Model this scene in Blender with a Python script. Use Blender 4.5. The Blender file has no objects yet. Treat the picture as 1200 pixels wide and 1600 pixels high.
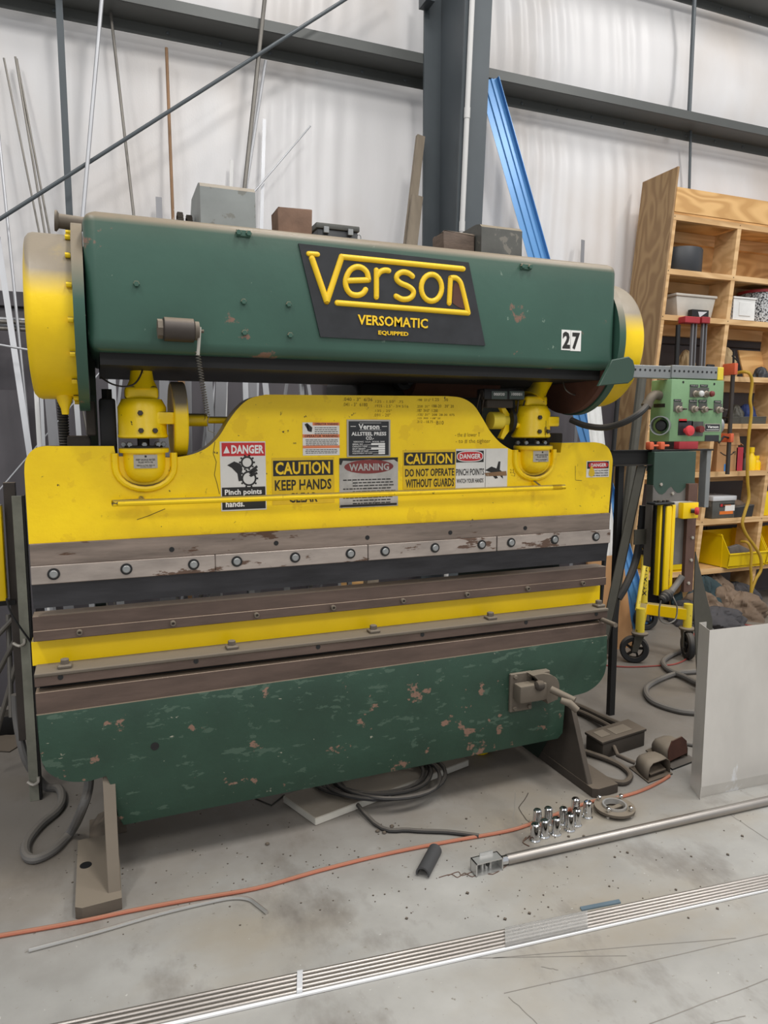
import bpy, bmesh, math, random
from mathutils import Vector, Matrix
random.seed(7)
scene = bpy.context.scene
COL = scene.collection

# ------------------------------------------------------------------ camera
F = 1110.0; CAMH = 1.5
pit = math.atan(130 / F); yaw = math.radians(21.9)
FWD = Vector((math.sin(yaw) * math.cos(pit), math.cos(yaw) * math.cos(pit), -math.sin(pit)))
RGT = Vector((math.cos(yaw), -math.sin(yaw), 0)); UPV = RGT.cross(FWD)
CAM = Vector((0, 0, CAMH))
cd = bpy.data.cameras.new('camera'); cam = bpy.data.objects.new('camera', cd); COL.objects.link(cam)
cd.sensor_fit = 'VERTICAL'; cd.sensor_height = 36; cd.lens = 36 * F / 1600; cd.clip_start = .05
cam.matrix_world = Matrix(((RGT.x, UPV.x, -FWD.x, CAM.x), (RGT.y, UPV.y, -FWD.y, CAM.y), (RGT.z, UPV.z, -FWD.z, CAM.z), (0, 0, 0, 1)))
scene.camera = cam
# ------------------------------------------------------------------ world, lamps, exposure
vs = scene.view_settings
vs.view_transform = 'Standard'; vs.look = 'None'; vs.gamma = 1; vs.use_curve_mapping = False; vs.exposure = 0.2
wd = bpy.data.worlds.new('hall'); scene.world = wd; wd.use_nodes = True
wd.node_tree.nodes['Background'].inputs[0].default_value = (.93, .96, 1, 1)
wd.node_tree.nodes['Background'].inputs[1].default_value = .50
def bay_lamp(x, y, z, power, sx=.5, sy=1.6):
    l = bpy.data.lights.new('bay_lamp', 'AREA'); l.shape = 'RECTANGLE'; l.size = sx; l.size_y = sy; l.energy = power; l.color = (1, .975, .94)
    o = bpy.data.objects.new('bay_lamp', l); o.location = (x, y, z); COL.objects.link(o)
for lx, ly, p in ((-2.2, .3, 175), (1.6, .3, 205), (5.4, .3, 205), (-2.2, -4, 170), (2.2, -4, 170), (6.5, -4, 170), (1.2, 2.9, 70), (4.8, 2.9, 70)):
    bay_lamp(lx, ly, 6.2, p * .52)

# ------------------------------------------------------------------ helpers
def ray(x, y): return FWD * F + RGT * (x - 600) - UPV * (y - 800)
def PZ(x, y, z=0.0): r = ray(x, y); return CAM + r * ((z - CAMH) / r.z)
def PY(x, y, Y): r = ray(x, y); return CAM + r * (Y / r.y)
def PX(x, y, X): r = ray(x, y); return CAM + r * (X / r.x)
def lerp(a, b, t): return a + (b - a) * t
def S(r, g, b):
    f = lambda c: (c / 255 / 12.92) if c / 255 <= .04045 else ((c / 255 + .055) / 1.055) ** 2.4
    return (f(r), f(g), f(b), 1)
W = {}
class MB:
    def __init__(s): s.b = bmesh.new()
    def face(s, vs):
        try: return s.b.faces.new(vs)
        except ValueError: return None
    def poly(s, pts): return s.face([s.b.verts.new(p) for p in pts])
    def hexa(s, c, bevel=0, seg=2):
        v = [s.b.verts.new(p) for p in c]
        fs = [s.face([v[i] for i in q]) for q in ((3, 2, 1, 0), (4, 5, 6, 7), (0, 1, 5, 4), (1, 2, 6, 5), (2, 3, 7, 6), (3, 0, 4, 7))]
        if bevel:
            es = list({e for f in fs for e in f.edges})
            bmesh.ops.bevel(s.b, geom=es, offset=bevel, segments=seg, affect='EDGES', profile=.5)
        return s
    def box(s, x0, x1, y0, y1, z0, z1, bevel=0, seg=2):
        return s.hexa([(x0, y0, z0), (x1, y0, z0), (x1, y1, z0), (x0, y1, z0), (x0, y0, z1), (x1, y0, z1), (x1, y1, z1), (x0, y1, z1)], bevel, seg)
    def obox(s, o, u, v, w, bevel=0, seg=2):   # box from corner o with edge vectors
        o, u, v, w = map(Vector, (o, u, v, w))
        return s.hexa([o, o + u, o + u + v, o + v, o + w, o + u + w, o + u + v + w, o + v + w], bevel, seg)
    def prism(s, pts, d, bevel=0, seg=2):      # planar polygon extruded by vector d
        d = Vector(d); pts = [Vector(p) for p in pts]; n = len(pts)
        a = [s.b.verts.new(p) for p in pts]; b = [s.b.verts.new(p + d) for p in pts]
        f0 = s.face(a); f1 = s.face(b[::-1])
        for i in range(n): s.face([a[i], b[i], b[(i + 1) % n], a[(i + 1) % n]])
        if bevel and f0: bmesh.ops.bevel(s.b, geom=list(f0.edges), offset=bevel, segments=seg, affect='EDGES', profile=.5)
        return s
    def ring(s, c, u, v, r, n): return [s.b.verts.new(c + (u * math.cos(2 * math.pi * i / n) + v * math.sin(2 * math.pi * i / n)) * r) for i in range(n)]
    @staticmethod
    def frame(d):
        d = d.normalized(); t = Vector((0, 0, 1)) if abs(d.z) < .9 else Vector((1, 0, 0))
        u = d.cross(t).normalized(); return u, d.cross(u).normalized()
    def lathe(s, prof, o, axis, n=24, cap=True):   # prof: (radius, height along axis)
        o = Vector(o); axis = Vector(axis).normalized(); u, v = s.frame(axis)
        rs = [s.ring(o + axis * h, u, v, max(r, 1e-4), n) for r, h in prof]
        for a, b in zip(rs, rs[1:]):
            for i in range(n): s.face([a[i], a[(i + 1) % n], b[(i + 1) % n], b[i]])
        if cap: s.face(rs[0][::-1]); s.face(rs[-1])
        return s
    def cyl(s, p0, p1, r, n=12, r1=None, cap=True):
        p0, p1 = Vector(p0), Vector(p1); d = p1 - p0
        return s.lathe([(r, 0), (r if r1 is None else r1, d.length)], p0, d, n, cap)
    def tube(s, pts, r, n=8, closed=False, flat=None, cap=True):
        pts = [Vector(p) for p in pts]; m = len(pts); rs = []; pu = None
        for i, p in enumerate(pts):
            a = pts[i - 1] if (i or closed) else p; b = pts[(i + 1) % m] if (i < m - 1 or closed) else p
            d = (b - a).normalized()
            if pu is None: u, v = s.frame(d)
            else:
                u = (pu - d * pu.dot(d)).normalized(); v = d.cross(u)
            pu = u
            rr = r[i] if isinstance(r, (list, tuple)) else r
            R = s.ring(p, u, v, rr, n)
            if flat:
                ax, k = flat
                for q in R: q.co[ax] = p[ax] + (q.co[ax] - p[ax]) * k
            rs.append(R)
        for i in range(m if closed else m - 1):
            a, b = rs[i], rs[(i + 1) % m]
            for j in range(n): s.face([a[j], a[(j + 1) % n], b[(j + 1) % n], b[j]])
        if cap and not closed: s.face(rs[0][::-1]); s.face(rs[-1])
        return s
    def grid(s, fn, nu, nv):
        V = [[s.b.verts.new(fn(i / nu, j / nv)) for j in range(nv + 1)] for i in range(nu + 1)]
        for i in range(nu):
            for j in range(nv): s.face([V[i][j], V[i + 1][j], V[i + 1][j + 1], V[i][j + 1]])
        return s
    def text(s, st, o, u, v, w, h, bold=0.0):     # lettering fitted in the box o..o+u*w+v*h, facing u x v
        c = bpy.data.curves.new('t', 'FONT'); c.body = st; c.offset = bold; c.resolution_u = 2; c.space_character = 1.03
        ob = bpy.data.objects.new('t', c); COL.objects.link(ob)
        me = bpy.data.meshes.new_from_object(ob.evaluated_get(bpy.context.evaluated_depsgraph_get()))
        bpy.data.objects.remove(ob); bpy.data.curves.remove(c)
        if not len(me.vertices): return s
        xs = [q.co.x for q in me.vertices]; ys = [q.co.y for q in me.vertices]
        x0, x1, y0, y1 = min(xs), max(xs), min(ys), max(ys); o, u, v = Vector(o), Vector(u), Vector(v)
        vv = [s.b.verts.new(o + u * ((q.co.x - x0) / (x1 - x0) * w) + v * ((q.co.y - y0) / max(y1 - y0, 1e-6) * h)) for q in me.vertices]
        for p in me.polygons: s.face([vv[i] for i in p.vertices])
        bpy.data.meshes.remove(me)
        return s
    def mesh(s, name, smooth=35):
        bmesh.ops.recalc_face_normals(s.b, faces=s.b.faces[:])
        me = bpy.data.meshes.new(name); s.b.to_mesh(me); s.b.free()
        if smooth:
            me.polygons.foreach_set('use_smooth', [True] * len(me.polygons)); me.set_sharp_from_angle(angle=math.radians(smooth))
        return me
def put(name, me, mat, parent=None, loc=None, label=None):
    if mat is not None and not me.materials: me.materials.append(mat)
    o = bpy.data.objects.new(name, me); COL.objects.link(o)
    if mat is not None and me.materials[0] != mat: o.material_slots[0].link = 'OBJECT'; o.material_slots[0].material = mat
    o.matrix_basis = Matrix.Translation(loc) if loc is not None else Matrix()
    W[o] = o.matrix_basis.copy()
    if parent is not None: o.parent = parent; o.matrix_parent_inverse = W[parent].inverted()
    if label: o['label'] = label
    return o
def obj(name, mb, mat, parent=None, smooth=35, label=None): return put(name, mb.mesh(name, smooth), mat, parent, None, label)
def tag(o, label, cat, group=None):
    o['label'] = label; o['category'] = cat
    if group: o['group'] = group
    return o
def thing(name, loc, label, cat, group=None):
    o = bpy.data.objects.new(name, None); o.empty_display_size = .05; COL.objects.link(o)
    o.matrix_basis = Matrix.Translation(loc); W[o] = o.matrix_basis.copy()
    return tag(o, label, cat, group)
def structure(o): o['kind'] = 'structure'; return o

# ------------------------------------------------------------------ materials
M = {}
def mat(name, col, rough=.6, metal=0.0, var=.12, vs_=5.0, stretch=(1, 1, 1), bump=0.0, bs=60.0, chips=(), dust=None, spec=.5):
    m = bpy.data.materials.new(name); m.use_nodes = True; nt = m.node_tree; N = nt.nodes; L = nt.links
    bs_ = N['Principled BSDF']; bs_.inputs['Roughness'].default_value = rough; bs_.inputs['Metallic'].default_value = metal
    bs_.inputs['Specular IOR Level'].default_value = spec
    tc = N.new('ShaderNodeTexCoord'); mp = N.new('ShaderNodeMapping'); mp.inputs['Scale'].default_value = stretch
    L.new(tc.outputs['Object'], mp.inputs['Vector'])
    def noise(sc, det=6, ro=.6, vec=mp):
        n = N.new('ShaderNodeTexNoise'); n.inputs['Scale'].default_value = sc; n.inputs['Detail'].default_value = det; n.inputs['Roughness'].default_value = ro
        L.new(vec.outputs[0], n.inputs['Vector']); return n.outputs[0]
    def rng(src, a, b, c=0, d=1):
        r = N.new('ShaderNodeMapRange'); r.inputs[1].default_value = a; r.inputs[2].default_value = b; r.inputs[3].default_value = c; r.inputs[4].default_value = d
        L.new(src, r.inputs[0]); return r.outputs[0]
    def mix(f, a, b):
        x = N.new('ShaderNodeMix'); x.data_type = 'RGBA'
        L.new(f, x.inputs[0])
        for i, q in ((6, a), (7, b)):
            if isinstance(q, tuple): x.inputs[i].default_value = q
            else: L.new(q, x.inputs[i])
        return x.outputs[2]
    def mul(a, b):
        x = N.new('ShaderNodeMath'); x.operation = 'MULTIPLY'; L.new(a, x.inputs[0]); L.new(b, x.inputs[1]); return x.outputs[0]
    lo = tuple(c * (1 - var) for c in col[:3]) + (1,); hi = tuple(min(1, c * (1 + var)) for c in col[:3]) + (1,)
    c = mix(rng(noise(vs_), .32, .68), lo, hi)
    for (cc, thr, sc, st) in chips:
        m2 = N.new('ShaderNodeMapping'); m2.inputs['Scale'].default_value = st; L.new(tc.outputs['Object'], m2.inputs['Vector'])
        c = mix(rng(noise(sc, 8, .62, m2), thr, thr + .02), c, cc)
    if dust:
        dc, a, b = dust
        g = N.new('ShaderNodeNewGeometry'); sp = N.new('ShaderNodeSeparateXYZ'); L.new(g.outputs['Normal'], sp.inputs[0])
        c = mix(mul(rng(sp.outputs[2], a, b), rng(noise(9), .2, .45, .8, 1)), c, dc)
    L.new(c, bs_.inputs['Base Color'])
    if bump:
        bp = N.new('ShaderNodeBump'); bp.inputs['Strength'].default_value = bump; bp.inputs['Distance'].default_value = .004
        L.new(noise(bs, 4), bp.inputs['Height']); L.new(bp.outputs[0], bs_.inputs['Normal'])
    M[name] = m; return m
DUST = S(150, 137, 118)
PRIMER = S(126, 97, 82)
mat('green', S(54, 87, 74), .42, var=.10, vs_=3, bump=.1, bs=35, chips=((PRIMER, .655, 6, (1, 1, 1)), (S(120, 140, 125), .69, 34, (1, 1, .6))), dust=(S(132, 119, 99), .06, .5))
mat('green_base', S(36, 63, 49), .5, var=.16, vs_=5, bump=.25, bs=45, chips=((PRIMER, .632, 9, (1, 1, 1.2)), (S(62, 84, 70), .60, 34, (.4, 1, 1)), (S(150, 148, 132), .685, 48, (.5, 1, 1)), (S(150, 148, 132), .70, 60, (1, 1, .5))), dust=(S(120, 108, 92), .3, .8))
mat('green_bracket', S(48, 72, 60), .5, var=.08)
mat('green_dark', S(30, 46, 38), .6, dust=(S(95, 86, 72), .4, .9))
mat('yellow', S(252, 210, 2), .36, var=.07, vs_=7, bump=.22, bs=70, chips=((S(90, 74, 20), .665, 30, (1, 1, 1)), (S(240, 199, 4), .58, 9, (1, 1, 1)), (S(132, 106, 14), .68, 16, (1, 1, .35))), dust=(S(96, 88, 70), .35, .9))
mat('yellow_dusty', S(250, 209, 2), .4, var=.07, vs_=7, bump=.15, bs=60, chips=((S(90, 74, 20), .74, 30, (1, 1, 1)),), dust=(S(142, 130, 112), .12, .42))
mat('yellow_clean', S(250, 210, 4), .35, var=.05, dust=(S(165, 150, 110), .5, 1))
mat('yellow_pale', S(225, 200, 60), .45, var=.1, chips=((S(70, 55, 30), .70, 25, (1, 1, 1)),))
mat('brown_steel', S(96, 80, 72), .5, .35, var=.25, vs_=9, stretch=(.4, 1, 2), bump=.1, dust=(S(170, 150, 130), .5, .9))
mat('grey_steel', S(138, 124, 114), .42, .5, var=.3, vs_=10, stretch=(.4, 1, 3), bump=.12, bs=30, chips=((S(95, 72, 58), .62, 8, (.5, 1, 2)),))
mat('clamp_steel', S(166, 155, 147), .42, .5, var=.22, vs_=9, stretch=(.5, 1, 2), bump=.1, chips=((S(105, 84, 72), .62, 9, (.6, 1, 2)),))
mat('punch_steel', S(62, 62, 66), .38, .6, var=.3, vs_=7, stretch=(.5, 1, 3), chips=((S(120, 112, 104), .70, 9, (.3, 1, 2)),))
mat('dark_steel', S(70, 64, 60), .5, .5, var=.25, dust=(S(140, 126, 110), .5, .9))
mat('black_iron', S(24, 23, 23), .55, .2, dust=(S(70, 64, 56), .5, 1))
mat('black', S(20, 20, 21), .5)
mat('rubber', S(40, 40, 41), .7, dust=(S(98, 92, 85), .2, 1))
mat('hose', S(104, 102, 100), .6, dust=(S(120, 114, 106), .2, 1))
mat('dusty_steel', S(96, 87, 76), .75, var=.16, dust=(S(130, 119, 104), .2, .8))
mat('dusty_dark', S(62, 55, 48), .8, var=.2, dust=(S(104, 93, 80), .3, .9))
mat('rust_dark', S(84, 52, 42), .8, var=.3, dust=(S(110, 92, 78), .5, 1))
mat('plate_black', S(40, 41, 44), .38, var=.25, vs_=14, chips=((S(130, 112, 98), .70, 11, (1, 1, 1)),))
mat('letter_yellow', S(240, 198, 30), .45, var=.08, chips=((S(120, 100, 60), .74, 30, (1, 1, 1)),))
mat('print_black', S(34, 32, 30), .5, var=.2)
mat('print_worn', S(44, 38, 20), .5, var=.2, chips=((S(225, 190, 20), .60, 26, (1, 1, 1)),))
mat('print_white', S(232, 230, 226), .5, var=.04)
mat('decal_white', S(222, 219, 213), .5, var=.06, vs_=12, chips=((S(150, 140, 125), .71, 40, (1, 1, 1)),))
mat('decal_grey', S(176, 172, 166), .45, var=.2, vs_=14, chips=((S(90, 84, 78), .66, 22, (1, 1, 1)),))
mat('decal_red', S(196, 38, 42), .45, var=.1, chips=((S(220, 215, 205), .74, 30, (1, 1, 1)),))
mat('decal_darkred', S(130, 52, 50), .45, var=.2)
mat('decal_orange', S(226, 130, 86), .5)
mat('decal_yellow', S(222, 184, 30), .45, var=.1, vs_=14, chips=((S(90, 74, 30), .69, 18, (1, 1, 1)),))
mat('tag_steel', S(178, 172, 162), .4, .3, var=.12, chips=((S(110, 100, 88), .68, 30, (1, 1, 1)),))
mat('pencil', S(120, 96, 16), .6)
mat('marker', S(88, 72, 14), .6)
mat('alu', S(178, 179, 182), .42, .45, var=.1, stretch=(1, 1, .2))
mat('alu_dull', S(128, 128, 131), .5, .35, var=.12, stretch=(1, 1, .2))
mat('bar_grey', S(120, 116, 110), .45, .6, var=.15)
mat('bar_rust', S(140, 108, 78), .6, .2, var=.2, chips=((S(215, 212, 205), .6, 10, (1, 1, .4)),))
mat('stainless', S(196, 195, 192), .3, .6, var=.10, vs_=3, stretch=(1, 1, 1))
mat('stainless_tube', S(166, 160, 154), .34, .8, var=.06)
mat('sheet_metal', S(212, 208, 202), .36, .3, var=.14, vs_=1.7, stretch=(1, 1, .6), chips=((S(230, 231, 233), .55, 2.0, (1, 1, .6)), (S(232, 232, 232), .70, 24, (.3, 1, 1))))
mat('strip_white', S(234, 234, 234), .4, var=.02)
mat('rod_bright', S(192, 190, 186), .3, .72, var=.05)
mat('chrome', S(215, 216, 218), .07, 1, var=.02)
mat('galv', S(150, 152, 152), .4, .6, var=.12)
mat('post_grey', S(136, 136, 124), .5, .35, var=.22, vs_=8)
mat('frame_steel', S(82, 88, 92), .45, .1, var=.06, spec=.4)
mat('girt_steel', S(84, 86, 84), .45, .1, var=.06)
mat('pvc', S(205, 204, 202), .4, var=.03)
mat('blue_paint', S(92, 148, 204), .3, .1, var=.05)
mat('white_paint', S(228, 228, 226), .4)
mat('grey_guard', S(134, 138, 136), .55, var=.10, vs_=9, chips=((S(118, 118, 112), .58, 14, (1, 1, 1)),), dust=(S(140, 126, 106), .25, .8))
mat('grey_guard_dark', S(86, 86, 82), .55, .2, var=.2, vs_=12, chips=((S(120, 116, 108), .62, 12, (1, 1, 1)),), dust=(S(136, 124, 104), .25, .8))
mat('brick_red', S(124, 98, 82), .85, var=.2, vs_=14, bump=.3, dust=(S(120, 100, 82), .5, 1))
mat('wood_old', S(98, 84, 74), .85, var=.25, vs_=14, stretch=(1, 1, 4), bump=.3, dust=(S(130, 116, 100), .5, 1))
mat('pendant_green', S(118, 152, 112), .5, var=.08, vs_=12, chips=((S(84, 104, 80), .72, 14, (1, 1, 1)),))
mat('button_red', S(206, 60, 66), .45)
mat('button_darkred', S(110, 40, 38), .45)
mat('button_white', S(205, 205, 203), .35)
mat('button_steel', S(148, 138, 126), .45, .4, dust=(S(150, 136, 118), .3, .9))
mat('panel_green', S(56, 78, 68), .5, var=.1)
mat('board_grey', S(138, 126, 110), .85, var=.15, vs_=9, stretch=(3, 3, .4), bump=.2)
mat('panel_grey', S(122, 118, 114), .5, .3, var=.18, vs_=6)
mat('panel_brown', S(104, 78, 68), .55, .3, var=.15)
mat('gun_dark', S(82, 80, 72), .55, .2, var=.15)
mat('cord_orange', S(178, 108, 84), .6, var=.12, dust=(S(160, 112, 88), .5, 1))
mat('cord_red', S(150, 70, 62), .6)
mat('cord_yellow', S(176, 142, 40), .55, var=.12)
mat('white_board', S(196, 192, 182), .7, var=.12, dust=(S(146, 136, 122), .4, .9))
mat('cardboard', S(180, 136, 92), .8, var=.06)
mat('foam', S(66, 66, 67), .6, var=.1)
mat('bin_yellow', S(240, 206, 10), .35, var=.04)
mat('wainscot', S(86, 82, 86), .55, var=.10, vs_=3, stretch=(1, 1, .4))
mat('wainscot_board', S(76, 72, 76), .6, var=.08)
mat('crate_white', S(228, 227, 224), .45)
mat('tote_clear', S(190, 184, 174), .3)
mat('pot_black', S(52, 54, 58), .5)
mat('clamp_red', S(160, 44, 52), .45)
mat('clamp_orange', S(206, 96, 60), .5)
mat('tan', S(168, 146, 110), .8, var=.12)
mat('blue_cloth', S(44, 60, 110), .8)
mat('cloth_brown', S(118, 100, 84), .95, var=.2, bump=.3)
mat('cloth_grey', S(72, 70, 72), .95, var=.2, bump=.3)
mat('cloth_teal', S(50, 66, 70), .95, var=.2, bump=.3)
mat('plastic_clear', S(205, 206, 208), .12, 0, var=.05)
mat('label_orange', S(224, 118, 40), .5)
mat('level_red', S(176, 44, 58), .45)
mat('blue_tag', S(60, 130, 200), .5)
mat('crack', S(78, 70, 62), .9)
mat('trace', S(134, 129, 122), .9)
mat('bar_blue', S(116, 136, 150), .4, .4, var=.1)
mat('glass_dark', S(54, 66, 56), .2)

def wood(name, c1, c2, sc, rot, dist=6.0):
    m = bpy.data.materials.new(name); m.use_nodes = True; nt = m.node_tree; N = nt.nodes; L = nt.links; b = N['Principled BSDF']; b.inputs['Roughness'].default_value = .65
    tc = N.new('ShaderNodeTexCoord'); mp = N.new('ShaderNodeMapping'); mp.inputs['Scale'].default_value = rot; L.new(tc.outputs['Object'], mp.inputs['Vector'])
    n = N.new('ShaderNodeTexNoise'); n.inputs['Scale'].default_value = sc; n.inputs['Detail'].default_value = 2; n.inputs['Distortion'].default_value = .4; L.new(mp.outputs[0], n.inputs['Vector'])
    mm = N.new('ShaderNodeMath'); mm.operation = 'MULTIPLY'; mm.inputs[1].default_value = dist; L.new(n.outputs[0], mm.inputs[0])
    fr = N.new('ShaderNodeMath'); fr.operation = 'PINGPONG'; fr.inputs[1].default_value = .5; L.new(mm.outputs[0], fr.inputs[0])
    rp = N.new('ShaderNodeValToRGB'); rp.color_ramp.elements[0].color = c1; rp.color_ramp.elements[1].color = c2; rp.color_ramp.elements[0].position = .12; rp.color_ramp.elements[1].position = .4
    L.new(fr.outputs[0], rp.inputs[0]); L.new(rp.outputs[0], b.inputs['Base Color']); M[name] = m
wood('ply_grey', S(140, 110, 76), S(160, 130, 92), 2.2, (1, 1.6, .55), 11)
wood('ply', S(196, 150, 92), S(222, 178, 118), 2.0, (.5, 1, 1.8), 9)
wood('stud', S(202, 162, 112), S(222, 184, 134), 3.0, (.3, 1, 2), 6)

def concrete():
    m = bpy.data.materials.new('concrete'); m.use_nodes = True; nt = m.node_tree; N = nt.nodes; L = nt.links; b = N['Principled BSDF']
    tc = N.new('ShaderNodeTexCoord')
    def noise(sc, det, ro, st=(1, 1, 1)):
        mp = N.new('ShaderNodeMapping'); mp.inputs['Scale'].default_value = st; L.new(tc.outputs['Object'], mp.inputs['Vector'])
        n = N.new('ShaderNodeTexNoise'); n.inputs['Scale'].default_value = sc; n.inputs['Detail'].default_value = det; n.inputs['Roughness'].default_value = ro; L.new(mp.outputs[0], n.inputs['Vector']); return n.outputs[0]
    def ramp(src, a, b_):
        r = N.new('ShaderNodeMapRange'); r.inputs[1].default_value = a; r.inputs[2].default_value = b_; L.new(src, r.inputs[0]); return r.outputs[0]
    def mix(f, a, c):
        x = N.new('ShaderNodeMix'); x.data_type = 'RGBA'; L.new(f, x.inputs[0])
        for i, q in ((6, a), (7, c)):
            if isinstance(q, tuple): x.inputs[i].default_value = q
            else: L.new(q, x.inputs[i])
        return x.outputs[2]
    c = mix(ramp(noise(1.6, 8, .6), .3, .7), S(142, 140, 135), S(176, 174, 169))
    c = mix(ramp(noise(.9, 5, .55, (1, 1.6, 1)), .48, .66), c, S(152, 143, 128))
    c = mix(ramp(noise(2.6, 6, .65, (1, .6, 1)), .52, .70), c, S(118, 112, 105))
    c = mix(ramp(noise(45, 3, .6), .66, .74), c, S(128, 122, 112))
    c = mix(ramp(noise(70, 2, .5), .735, .77), c, S(190, 188, 182))
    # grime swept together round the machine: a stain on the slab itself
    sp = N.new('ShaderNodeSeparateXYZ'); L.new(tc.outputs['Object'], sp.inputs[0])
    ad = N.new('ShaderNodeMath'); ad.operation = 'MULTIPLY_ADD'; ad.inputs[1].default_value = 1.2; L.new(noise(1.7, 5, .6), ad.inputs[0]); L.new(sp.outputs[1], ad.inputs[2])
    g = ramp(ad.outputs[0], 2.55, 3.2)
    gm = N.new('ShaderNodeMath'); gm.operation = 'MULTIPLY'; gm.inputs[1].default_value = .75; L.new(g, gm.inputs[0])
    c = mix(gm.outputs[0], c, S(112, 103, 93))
    L.new(c, b.inputs['Base Color'])
    r = N.new('ShaderNodeMapRange'); r.inputs[3].default_value = .45; r.inputs[4].default_value = .75; L.new(noise(2.2, 5, .6), r.inputs[0]); L.new(r.outputs[0], b.inputs['Roughness'])
    bp = N.new('ShaderNodeBump'); bp.inputs['Strength'].default_value = .12; bp.inputs['Distance'].default_value = .004; L.new(noise(30, 5, .6), bp.inputs['Height']); L.new(bp.outputs[0], b.inputs['Normal'])
    M['concrete'] = m
concrete()
def vinyl():
    m = bpy.data.materials.new('vinyl'); m.use_nodes = True; nt = m.node_tree; N = nt.nodes; L = nt.links; b = N['Principled BSDF']; b.inputs['Roughness'].default_value = .42
    tc = N.new('ShaderNodeTexCoord')
    def noise(sc, det, st):
        mp = N.new('ShaderNodeMapping'); mp.inputs['Scale'].default_value = st; L.new(tc.outputs['Object'], mp.inputs['Vector'])
        n = N.new('ShaderNodeTexNoise'); n.inputs['Scale'].default_value = sc; n.inputs['Detail'].default_value = det; L.new(mp.outputs[0], n.inputs['Vector']); return n.outputs[0]
    r = N.new('ShaderNodeMapRange'); r.inputs[1].default_value = .45; r.inputs[2].default_value = .8; L.new(noise(1.2, 6, (1, 1, .6)), r.inputs[0])
    x = N.new('ShaderNodeMix'); x.data_type = 'RGBA'; x.inputs[6].default_value = S(224, 222, 222); x.inputs[7].default_value = S(206, 196, 187); L.new(r.outputs[0], x.inputs[0]); L.new(x.outputs[2], b.inputs['Base Color'])
    bp = N.new('ShaderNodeBump'); bp.inputs['Strength'].default_value = .22; bp.inputs['Distance'].default_value = .008
    L.new(noise(9, 5, (1, 1, .12)), bp.inputs['Height'])
    bp2 = N.new('ShaderNodeBump'); bp2.inputs['Strength'].default_value = .15; bp2.inputs['Distance'].default_value = .003
    L.new(noise(120, 2, (1, 1, .6)), bp2.inputs['Height']); L.new(bp.outputs[0], bp2.inputs['Normal']); L.new(bp2.outputs[0], b.inputs['Normal'])
    M['vinyl'] = m
vinyl()

# ================================================================== SETTING
from mathutils import noise as mnoise
WALL = 4.74
floor = structure(obj('floor', MB().box(-7, 11, -6, WALL + .2, -.12, 0), M['concrete'], smooth=0))
def ribbon(pts, w, z=.0008):
    mb = MB(); pts = [Vector(p) for p in pts]; Ls = []
    for i, p in enumerate(pts):
        a = pts[max(i - 1, 0)]; b = pts[min(i + 1, len(pts) - 1)]; d = (b - a).normalized(); n = Vector((-d.y, d.x, 0)) * w / 2
        Ls.append((mb.b.verts.new((p.x - n.x, p.y - n.y, z)), mb.b.verts.new((p.x + n.x, p.y + n.y, z))))
    for a, b in zip(Ls, Ls[1:]): mb.face([a[0], a[1], b[1], b[0]])
    return mb
def jag(a, b, n, amp):
    return [PZ(lerp(a[0], b[0], i / n) + random.uniform(-amp, amp), lerp(a[1], b[1], i / n) + random.uniform(-amp, amp)) for i in range(n + 1)]
obj('crack', ribbon(jag((826, 1240), (812, 1262), 4, 1.5) + jag((813, 1266), (830, 1292), 6, 2), .004), M['crack'], floor, 0)
obj('crack', ribbon(jag((806, 1240), (802, 1285), 6, 1.5), .0025), M['trace'], floor, 0)
for a, b in (((788, 1552), (1200, 1460)), ((770, 1497), (1150, 1466)), ((845, 1510), (873, 1516)), ((1140, 1272), (1200, 1312)), ((795, 1558), (840, 1600)), ((1015, 1600), (1200, 1530)), ((640, 1500), (980, 1493)), ((1110, 1600), (1165, 1588))):
    obj('scratch', ribbon(jag(a, b, 6, .8), .0025), M['trace'], floor, 0)
def wallfn(u, v):
    x = lerp(-6, 10, u); z = lerp(2.2, 7.2, v)
    d = .03 * mnoise.noise(Vector((x * 1.1, 0, z * .5)))
    f = mnoise.noise(Vector((x * 7, 3, z * .35))); d += .008 * f
    band = math.exp(-((x - 3.1) / .35) ** 2) + .7 * math.exp(-((x - 1.3) / .3) ** 2) + .6 * math.exp(-((x - 3.95) / .2) ** 2)
    d += band * .015 * math.sin(x * 46 + 1.6 * math.sin(z * 2.1 + x) + z * .9 * (1 if x > 2 else -.6))
    g = min(abs(z - 3.86), abs(z - 4.86)); k = min(1, g / .35)
    return (x, WALL + .06 - (d + .05) * k, z)
structure(obj('wall_back', MB().grid(wallfn, 900, 50), M['vinyl'], smooth=180))
lower = structure(obj('wall_lower', MB().box(-6, 10, WALL - .01, WALL + .16, 0, 2.215), M['wainscot'], smooth=0))
for i in range(14):
    x = -6 + i * 1.22
    obj('panel', MB().box(x + .004, x + 1.212, WALL - .022, WALL - .008, .02, 2.195, .002, 1), M['wainscot'], lower, 0)
structure(obj('trim_1', MB().box(-6, 10, WALL - .05, WALL + .1, 2.2, 2.285, .004, 1), M['wainscot_board'], smooth=0))
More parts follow.
